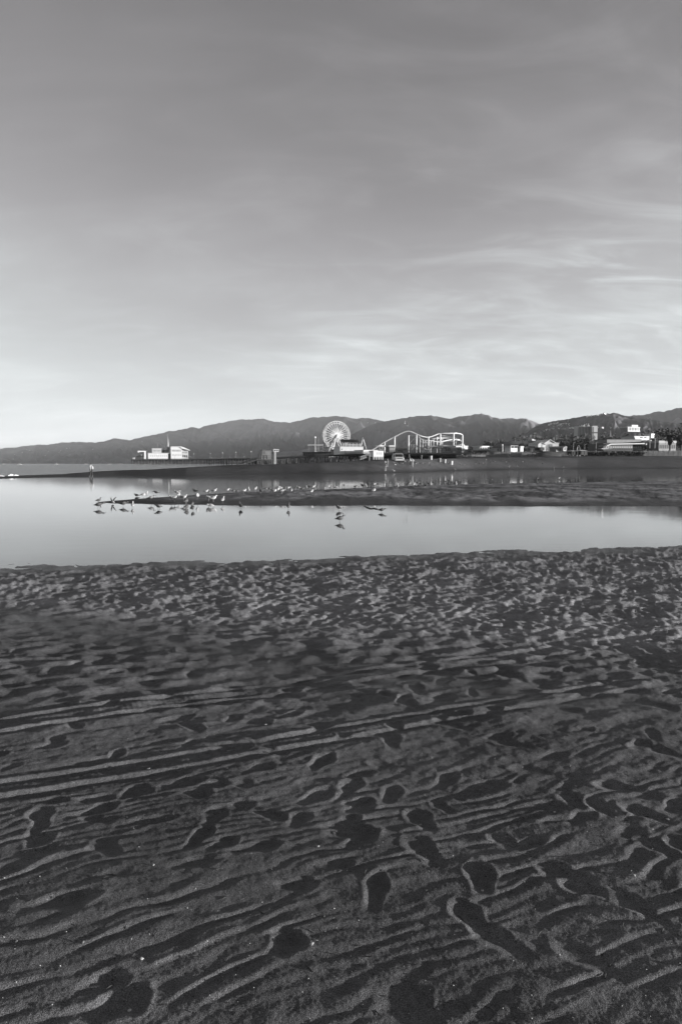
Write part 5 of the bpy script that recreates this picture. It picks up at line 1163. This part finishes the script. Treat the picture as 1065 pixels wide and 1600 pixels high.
COLW = {'w': 'white and grey', 'd': 'dark brown', 'g': 'mottled grey'}; POSW = {'stand': 'standing', 'alert': 'standing tall', 'preen': 'preening', 'walk': 'leaning forward', 'rest': 'sitting', 'wings': 'stretching its wings'}
FACE = lambda f: 'facing right' if math.cos(R(f)) > 0.4 else ('facing left' if math.cos(R(f)) < -0.4 else 'turned away')
def row(items, where, size=1.0):
    items = sorted(items)
    for i, (px, py, c, p, f) in enumerate(items):
        end = 'leftmost' if i == 0 else ('rightmost' if i == len(items)-1 else ordn[i] + ' from left')
        gull(px, py, c, p, f, '%s gull %s, %s %s' % (COLW[c].replace('white and grey', 'white').replace('mottled ', ''), POSW[p], end, where), size*rg_.uniform(0.92, 1.08))
row([(214,776,'d','rest',190),(224,778,'w','preen',20),(229.5,776.4,'w','alert',80),(245,774.4,'g','walk',170),(276,773.2,'w','stand',170),(279.6,772.6,'g','stand',10),(305,771.8,'d','stand',165),(322,772,'w','stand',10),(327,771.4,'d','rest',60),(335,771,'w','stand',5),
     (355.4,769.4,'w','stand',15),(360,769.2,'d','stand',80),(365.4,769,'d','rest',40),(370,768.8,'d','rest',0)], 'along the far edge by the sandbar tip')
row([(236.5,784,'g','stand',10),(268,783.6,'w','stand',150),(273,783.6,'w','preen',30),(279.5,777.6,'w','preen',60),(287.4,782.6,'w','stand',0),(291,789.6,'d','preen',60),(308.6,780.4,'w','preen',250),(326,783.6,'w','preen',170),(333.6,784.4,'w','stand',30),(348,786.6,'w','alert',70),(300,790.4,'d','rest',80)], 'on wet sand inside the left sandbar')
row([(380.4,772.4,'w','stand',20),(388.6,770.6,'w','alert',100),(399,767.8,'w','stand',60),(407.4,771.8,'d','alert',110),(416,767.2,'g','stand',30),(421,767.4,'d','walk',200),(425.6,766.8,'d','rest',20),(428.6,771.8,'w','preen',10),(433.4,769.6,'w','alert',0),(434.6,766.4,'d','stand',0),(438.2,766.6,'w','stand',200),(440.4,772.6,'g','walk',30),(445,766.4,'d','stand',20),(449.6,766.2,'w','walk',0)], 'in the crowded left sandbar cluster')
row([(455,768,'w','rest',90),(461.6,766,'d','alert',60),(466.2,766,'w','stand',170),(471.6,765.4,'d','rest',0),(479,765.6,'w','alert',100),(483.2,764.6,'d','stand',170),(486.8,772.4,'w','walk',65),(488.6,764.6,'w','stand',10),(495,765.2,'d','stand',80),(507,763.6,'w','rest',90),(513.6,763.6,'w','stand',70),(520.8,763,'d','stand',80),(524.6,763,'g','rest',10),(537,761.8,'d','stand',90)], 'in the middle sandbar cluster')
row([(555,761.4,'d','rest',0),(566.2,762.6,'d','stand',160),(568.4,761.2,'d','rest',20),(572,764.6,'w','alert',95),(583.6,760,'w','walk',0),(583.4,771,'w','preen',20),(590,759.6,'d','walk',190),(621,764,'w','alert',90),(638.4,758.8,'d','stand',40),(646.2,761,'w','stand',60),(652.6,757.8,'d','walk',10),(664,762.4,'d','alert',100)], 'on the sandbar crest right of centre')
row([(669.6,757.2,'d','rest',170),(675.8,757,'d','alert',170),(688.4,755.8,'d','stand',90),(696.4,755.2,'d','walk',190),(702,754.4,'d','walk',10),(712,760.4,'w','alert',80),(716.4,754.4,'d','stand',20),(767,752.6,'d','walk',10),(838.4,750.4,'d','walk',20),(872.4,749.6,'w','stand',15)], 'on the right end of the sandbar')
# small birds far off on the beach face: too small to show their parts
FARL = 'tiny bird dotting the dark face of the far beach'
def farbird(px, py, col, label=FARL, group='tiny birds on the far beach', s=1.0):
    p = ground_pt(px, py); body, parts = gull_proto(rg_.choice(('stand','alert','walk','rest')), col)
    o = bpy.data.objects.new('gull', body); link(o); o.location = p; o.rotation_euler = (0,0,rg_.uniform(0,6.3)); o.scale = (1.15*s,)*3; return tag(o, label, 'gull', group)
for k in range(46): farbird(rg_.uniform(612, 760), rg_.gauss(725.2, 1.5), rg_.choice('dddgw'))
for k in range(22): farbird(rg_.uniform(743, 830), rg_.gauss(722.6, 1.4), rg_.choice('dddgw'))
for px, py, c, l in ((614.4,738.6,'w','pale gull at the far water edge left of the coaster reflections'),(710.4,735.8,'w','pale gull at the far water edge below the coaster end'),(794.6,731,'w','pale gull on the far beach face below the wide windowed hut'),(807,730.4,'d','dark gull on the far beach face below the small white hut'),(864.6,732,'w','pale gull at the far water edge below the gabled hall'),(879.4,731.8,'w','pale gull at the far water edge left of the black canopies'),(847,726,'d','dark gull on the far beach left of the black canopies')):
    farbird(px, py, c, l, 'gulls at the far water edge', 1.5)
for px, py, Y, f, l in ((632,663.4,140,200,'upper of two white gulls flying before the hills above the coaster'),(636,667.2,140,170,'lower of two white gulls flying before the hills above the coaster')):
    body, parts = gull_proto('wings', 'w'); p = P(px, py, Y); o = bpy.data.objects.new('gull', body); link(o); o.location = p; o.rotation_euler = (R(15),0,R(f)); o.scale = (1.2,)*3; tag(o, l, 'gull', 'flying gulls')
    for n, me, subs in parts:
        if n != 'leg': inst(n, me, o)

# ------------------------------------------------------------------ people
def skin_mesh(name, verts, edges, radii, material, parent, sub=1, root=0):
    me = bpy.data.meshes.new(name); me.from_pydata(verts, edges, []); me.materials.append(material)
    o = link(bpy.data.objects.new(name, me), parent); md = o.modifiers.new('skin', 'SKIN'); md.use_smooth_shade = True
    for i, r in enumerate(radii):
        sv = me.skin_vertices[0].data[i]; sv.radius = (r, r) if not isinstance(r, tuple) else r
        sv.use_root = (i == root)
    s_ = o.modifiers.new('sub', 'SUBSURF'); s_.levels = sub; s_.render_levels = sub; return o
def person(px, py, Y, H, face, label, top=CLOTHG, legs=CLOTHD, hair=HAIR, arm='walk', stride=0.22, bag=None, shorts=False, group=None):
    x = XP(px, Y); z = float(ground_z(x, Y)); k = H/1.75
    t = thing('person', label, 'person', (x, Y, z), R(face), group); t.scale = (k,)*3
    st = stride
    J = {'pel':(0,0,.93),'wai':(0.01,0,1.10),'che':(0.03,0,1.32),'nec':(0.04,0,1.47),'hb':(0.05,0,1.55),'hd':(0.065,0,1.66),'ht':(0.055,0,1.735)}
    for s, n in ((-1,'r'),(1,'l')):
        g = st*s
        J['hip'+n] = (0.0, s*.085, .90); J['kne'+n] = (0.04+g*.55, s*.10, .50); J['ank'+n] = (g-0.05 if g < 0 else g, s*.10, .09); J['toe'+n] = ((g-0.05 if g < 0 else g)+.16, s*.11, .03)
        J['sho'+n] = (0.03, s*.185, 1.41)
        a = arm if isinstance(arm, str) else arm[n]
        if a == 'walk': J['elb'+n] = (-g*.5, s*.225, 1.13); J['wri'+n] = (-g*.9+.06, s*.23, .89)
        elif a == 'bent': J['elb'+n] = (0.0, s*.24, 1.14); J['wri'+n] = (.22, s*.15, 1.20)
        elif a == 'up': J['elb'+n] = (0.14, s*.24, 1.30); J['wri'+n] = (.20, s*.14, 1.52)
        w = Vector(J['wri'+n]); e = Vector(J['elb'+n]); J['han'+n] = tuple(w + (w-e).normalized()*0.09)
    names = list(J); ix = {n: i for i, n in enumerate(names)}
    rad = {'pel':.125,'wai':.115,'che':.135,'nec':.058,'hb':.072,'hd':.095,'ht':.070,'hip':.085,'kne':.060,'ank':.040,'toe':.035,'sho':.065,'elb':.042,'wri':.030,'han':.035}
    ed = [('pel','wai'),('wai','che'),('che','nec'),('nec','hb'),('hb','hd'),('hd','ht')]
    for n in 'rl': ed += [('pel','hip'+n),('hip'+n,'kne'+n),('kne'+n,'ank'+n),('ank'+n,'toe'+n),('che','sho'+n),('sho'+n,'elb'+n),('elb'+n,'wri'+n),('wri'+n,'han'+n)]
    rr = [rad.get(n, rad.get(n[:3])) for n in names]
    skin_mesh('body', [J[n] for n in names], [(ix[a], ix[b]) for a, b in ed], rr, SKIN, t)
    def garment(name, nm, es, rads, m):
        i2 = {n: i for i, n in enumerate(nm)}; pos = []
        for n in nm:
            if n.startswith('mid:'): a, b = n[4:].split('>'); pos.append(tuple((Vector(J[a])*0.45 + Vector(J[b])*0.55)))
            else: pos.append(J[n])
        skin_mesh(name, pos, [(i2[a], i2[b]) for a, b in es], rads, m, t)
    garment('shirt', ['che','wai','pel','shor','shol','mid:shor>elbr','mid:shol>elbl'], [('che','wai'),('wai','pel'),('che','shor'),('che','shol'),('shor','mid:shor>elbr'),('shol','mid:shol>elbl')], [.165,.15,.155,.085,.085,.065,.065], top)
    end = 'ank' if not shorts else 'kne'
    ns = ['pel','hipr','hipl','kner','knel'] + ([] if shorts else ['ankr','ankl'])
    es = [('pel','hipr'),('pel','hipl'),('hipr','kner'),('hipl','knel')] + ([] if shorts else [('kner','ankr'),('knel','ankl')])
    garment('shorts' if shorts else 'trousers', ns, es, [.15,.11,.11,.088,.088] + ([] if shorts else [.065,.065]), legs)
    m_ = MB(); m_.lathe([(.098,-.02),(.108,.03),(.095,.085),(.05,.115)], (.045,0,1.66), 10); m_.build('hair', hair, t, True)
    m_ = MB(); m_.tube([(.155,0,1.66),(.18,0,1.635)], [.012,.016], 5); m_.build('nose', SKIN, t)
    if bag: bag(t)
    return t
def carried_board(t):
    pass
wk = person(143.5, 745, 93, 1.74, 165, 'lone walker in a white top and dark trousers on the sandy spit', OFFW, CLOTHD, HAIR, {'r':'bent','l':'walk'}, 0.12)
bgm = MB(); bgm.rings([[(-.17,-.11,z_),(-.17,.11,z_),(-.26-d_,.09,z_),(-.26-d_,-.09,z_)] for z_, d_ in ((1.0,.01),(1.10,.05),(1.26,.03),(1.38,-.03),(1.42,-.06))])
bk = bgm.build('backpack', OFFW, None, True); bk.location = wk.location; bk.rotation_euler = wk.rotation_euler; tag(bk, 'white backpack worn by the lone walker on the spit', 'backpack')
person(601.8, 722.4, 134, 1.85, 200, 'person in a pale cap and dark jacket near the water left of the truck', CLOTHD, CLOTHG, CLOTHW, 'bent', 0.12)
person(604.4, 721.6, 140, 1.70, 30, 'person in grey standing close behind the one in the pale cap', CLOTHG, CLOTHG, HAIR, 'walk', 0.08)
person(640.6, 719.6, 150, 1.80, 180, 'person in a white top right beside the parked truck', CLOTHW, CLOTHD, HAIR, 'bent', 0.06)
person(638.2, 719.4, 154, 1.78, 20, 'person in dark clothes standing at the rear side of the truck', CLOTHD, CLOTHD, HAIR, 'walk', 0.06)
person(643.6, 719.2, 152, 1.60, 200, 'shorter person in light grey by the round white sign', PALE, CLOTHG, HAIR, 'walk', 0.10)
person(794.6, 714.4, 290, 1.80, 10, 'dark figure bending on the far beach below the wide windowed hut', CLOTHD, CLOTHD, HAIR, 'bent', 0.10)
person(887.8, 713.4, 292, 1.50, 90, 'small figure in black at the left end of the black canopies', CLOTHD, CLOTHD, HAIR, 'walk', 0.05)
rp_ = random.Random(4)
for k, px in enumerate((326,331,338,344,352,356,365,379,386,392,447,455,462,469)):       # people strolling on the pier, heads above the railing
    i = min(range(NPT), key=lambda q: abs(532.5 + F*pts[q].x/pts[q].y - px)); p = pts[i] + inward(i)*1.2
    o = person(px, 0, p.y, 1.75, rp_.uniform(0,360), 'stroller on the pier deck left of the lifeguard tower' if px < 400 else 'stroller on the pier deck right of the grey concrete block', rp_.choice((CLOTHW,CLOTHG,CLOTHD)), rp_.choice((CLOTHG,CLOTHD)), HAIR, 'walk', 0.1, group='strollers on the outer pier' if px < 400 else 'strollers on the inner pier'); o.location = (p.x, p.y, DZ)

# ------------------------------------------------------------------ small things on the water and the sand
def boat(px, py, Y, L, sail, label):
    x = XP(px, Y); t = thing('boat', label, 'boat', (x, Y, 0)); m_ = MB()
    m_.rings([[(-L/2+L*u, -L*0.15*w_, 0.8), (-L/2+L*u, 0, -0.4), (-L/2+L*u, L*0.15*w_, 0.8)] for u, w_ in ((0,0.7),(0.3,1),(0.7,0.85),(1,0.06))]); m_.build('hull', WHITE, t)
    m_ = MB(); m_.box(-L*0.2, L*0.15, -L*0.09, L*0.09, 0.8, 1.9); m_.build('cabin', OFFW, t)
    if sail: m_ = MB(); m_.tube([(0.05*L,0,0.8),(0.05*L,0,L*1.1)], 0.08, 5); m_.build('mast', PALE, t)
boat(32.3, 729, 1150, 8, True, 'nearest white boat on the sea near the left edge'); boat(7, 727, 2600, 14, False, 'white boat farthest left on the sea'); boat(89.4, 728.4, 1400, 8, True, 'white boat on the sea left of the lone walker'); boat(135.6, 726.8, 2200, 10, False, 'tiny white boat just left of the lone walker'); boat(172.6, 726, 2600, 16, False, 'white boat between the walker and the pier tip'); boat(189, 725.8, 3000, 26, False, 'long white boat closest to the pier tip')
FOAM = mat('foam', 0.75, 0.8, 0.15, 3.0, bump=0.03)
fm_ = MB(); rf = random.Random(2)
for strip, (pa, pb, py0, hh) in enumerate(((-120, 14, 745.8, .42), (13, 30.5, 744.8, .34))):
    n = 46; vs = []
    for k in range(n+1):
        px = pa + (pb-pa)*k/n; e = math.sin(math.pi*min(1, max(0, k/n)))**0.4; Y = 91 + rf.uniform(-.3,.3) + strip
        c = Vector((XP(px,Y), Y, 0)); h = hh*e*rf.uniform(.7,1.15)
        vs.append([c+Vector((0,-1.4,0.02)), c+Vector((0,-1.0+rf.uniform(-.2,.2),h*.6)), c+Vector((0,-.4,h)), c+Vector((0,.5,h*.7)), c+Vector((0,1.4,-.05))])
    fm_.add([q for r_ in vs for q in r_], [(k*5+j, (k+1)*5+j, (k+1)*5+j+1, k*5+j+1) for k in range(n) for j in range(4)])
o = fm_.build('foam', FOAM, None, True); tag(o, 'white foam of a small breaking wave at the left edge', None, None, 'stuff')
st = thing('driftwood_stick', 'thin dark crooked stick drifting at the near edge of the sandbar', 'stick'); a0 = plane_pt(570, 791.5, 0); pp = [plane_pt(x_, y_, 0) + Vector((0,0,0.012)) for x_, y_ in ((569,791.3),(574,793.6),(579,795),(584,794.6),(590,796),(596,795.8),(600,795.4))]
m_ = MB(); m_.tube(pp, [.022,.022,.02,.02,.016,.012,.008], 6); m_.build('stem', BARK, st)
m_ = MB(); m_.tube([pp[3], pp[3]+Vector((.08,.05,.05))], [.012,.005], 5); m_.build('twig', BARK, st)
# the rim of the wet sandbar carries small dark weed clumps; shell and weed litter lies on the near sand
rl_ = random.Random(8); SHELL = mat('shell_white', 0.30, 0.5, 0.2, 60.0); WEED = mat('dry_weed', 0.02, 0.8, 0.3, 40.0)
def near_top(x, y):
    X = np.array([[x]]); Y_ = np.array([[y]]); return float(near_detail(X, Y_, ground_z(X, Y_))[0, 0])
def shell_mesh(v):
    m_ = MB(); q = random.Random(v); n = 8; top = []; 
    rim_ = [(math.cos(2*math.pi*k/n)*(1+q.uniform(-.25,.25)), math.sin(2*math.pi*k/n)*(0.75+q.uniform(-.2,.2)), 0.0) for k in range(n)]
    mid = [(x*.6, y*.6, .28) for x, y, z in rim_]; vs = rim_ + mid + [(0,0,.36)]
    fs = [(k,(k+1)%n,n+(k+1)%n,n+k) for k in range(n)] + [(n+k,n+(k+1)%n,2*n) for k in range(n)]; m_.add(vs, fs); return m_.mesh('shell_fragment', SHELL, True)
sm = [shell_mesh(v) for v in range(4)]
for px, py, r, l in ((487,1478,.010,'largest white shell fragment on the sand right of the deep footprint'),(494,1471,.006,'small white shell chip beside the largest shell fragment'),(222,1500,.008,'white shell fragment above the deep bottom left footprint'),(203,1580,.009,'square pale shell fragment at the bottom left'),(497,1324,.007,'elongated white shell chip in the middle of the sand'),(240,1354,.006,'white shell chip left of the middle footprints'),(26,1473,.007,'long pale shell chip near the left edge'),(130,1473,.007,'pale shell chip left of the middle low on the sand'),(1043,1282,.009,'white shell fragment at the right edge of the sand'),(415,1133,.010,'bright shell fragment between the two wheel ruts'),(232,1202,.012,'white shell fragment right of the left wheel rut'),(7,1373,.006,'white shell chip at the left edge of the sand'),(753,1393,.006,'white shell chip between the two right hand footprints'),(990,1370,.006,'white shell chip right of the double footprint')):
    d = ray(px, py); s = 1.5
    for _ in range(400):
        q = Vector((0,0,CAM_Z)) + d*s
        if q.z < near_top(q.x, q.y): break
        s += 0.01
    o = bpy.data.objects.new('shell_fragment', sm[rl_.randrange(4)]); link(o); o.location = (q.x, q.y, near_top(q.x, q.y)+.001); o.scale = (r,)*3; o.rotation_euler = (rl_.uniform(-.4,.4), rl_.uniform(-.4,.4), rl_.random()*6); tag(o, l, 'shell', 'shell fragments picked out by the light')
N_LIT = 1300
xs = np.random.RandomState(6); yy = 1/(1/9.0 + (1/1.5 - 1/9.0)*xs.rand(N_LIT)); xx = (xs.rand(N_LIT)*1.3 - 0.65)*yy
zz_ = near_detail(xx[None], yy[None], ground_z(xx[None], yy[None]))[0]
chips, weeds = MB(), MB()
for k in range(N_LIT):
    c = Vector((xx[k], yy[k], zz_[k])); a = xs.rand()*6.28; r = (0.0016 + 0.0030*xs.rand()**3)*0.85
    if k % 4 == 0:
        L = (0.008 + 0.035*xs.rand()**3); d = Vector((math.cos(a), math.sin(a), 0.15*xs.randn())); s_ = Vector((-math.sin(a), math.cos(a), 0))*0.0016
        weeds.add([c-s_+Vector((0,0,.001)), c+s_+Vector((0,0,.001)), c+d*L+s_*.6+Vector((0,0,.003)), c+d*L-s_*.6+Vector((0,0,.003)), c+d*L*.5+Vector((0,0,.005))], [(0,1,4),(1,2,4),(2,3,4),(3,0,4)])
    else:
        p = [c + Vector((math.cos(a+j*1.57)*r, math.sin(a+j*1.57)*r*.7, -.001)) for j in range(4)]; chips.add(p + [c+Vector((0,0,r*.9))], [(0,1,4),(1,2,4),(2,3,4),(3,0,4)])
o = chips.build('shell_litter', SHELL); tag(o, 'tiny white shell grit scattered over the dark sand', None, None, 'stuff')
o = weeds.build('weed_litter', WEED); tag(o, 'small dark scraps of dry weed scattered over the sand', None, None, 'stuff')
# ------------------------------------------------------------------ every group of parts gets its origin at its own base; pier and shore buildings turn to the morning side
bpy.context.view_layer.update()
TURN = {'restaurant': 16, 'boxy_building': 12, 'annex': 22, 'entrance_kiosk': 20, 'lifeguard_tower': 14, 'shower_block': 24, 'gabled_hall': 10, 'lifeguard_station': 22, 'beach_hut': 22, 'tower_block': 0, 'hillside_mansion': 22,
        'upper_terrace_building': 14, 'beach_club': 12, 'game_booth': 22, 'snack_stand': 20, 'rooftop_box': 22, 'arcade_building': 16, 'pool_house': 14, 'boat_hoist': 20, 'lean_to': 20, 'ride_canopy': 14, 'sun_canopy': 16, 'carousel_sign': 20}
for o in [q for q in SC.objects if q.type == 'EMPTY' and q.parent is None and q.children]:
    if o.location.length > 0.01: continue
    cs = [c.matrix_local @ Vector(b) for c in o.children for b in c.bound_box]
    lo = Vector((min(c.x for c in cs), min(c.y for c in cs), min(c.z for c in cs))); hi = Vector((max(c.x for c in cs), max(c.y for c in cs), max(c.z for c in cs)))
    base = Vector(((lo.x+hi.x)/2, (lo.y+hi.y)/2, lo.z))
    for c in o.children: c.location = c.location - base
    o.location = base; k = o.name.split('.')[0]
    if k in TURN: o.rotation_euler.z = R(TURN[k])
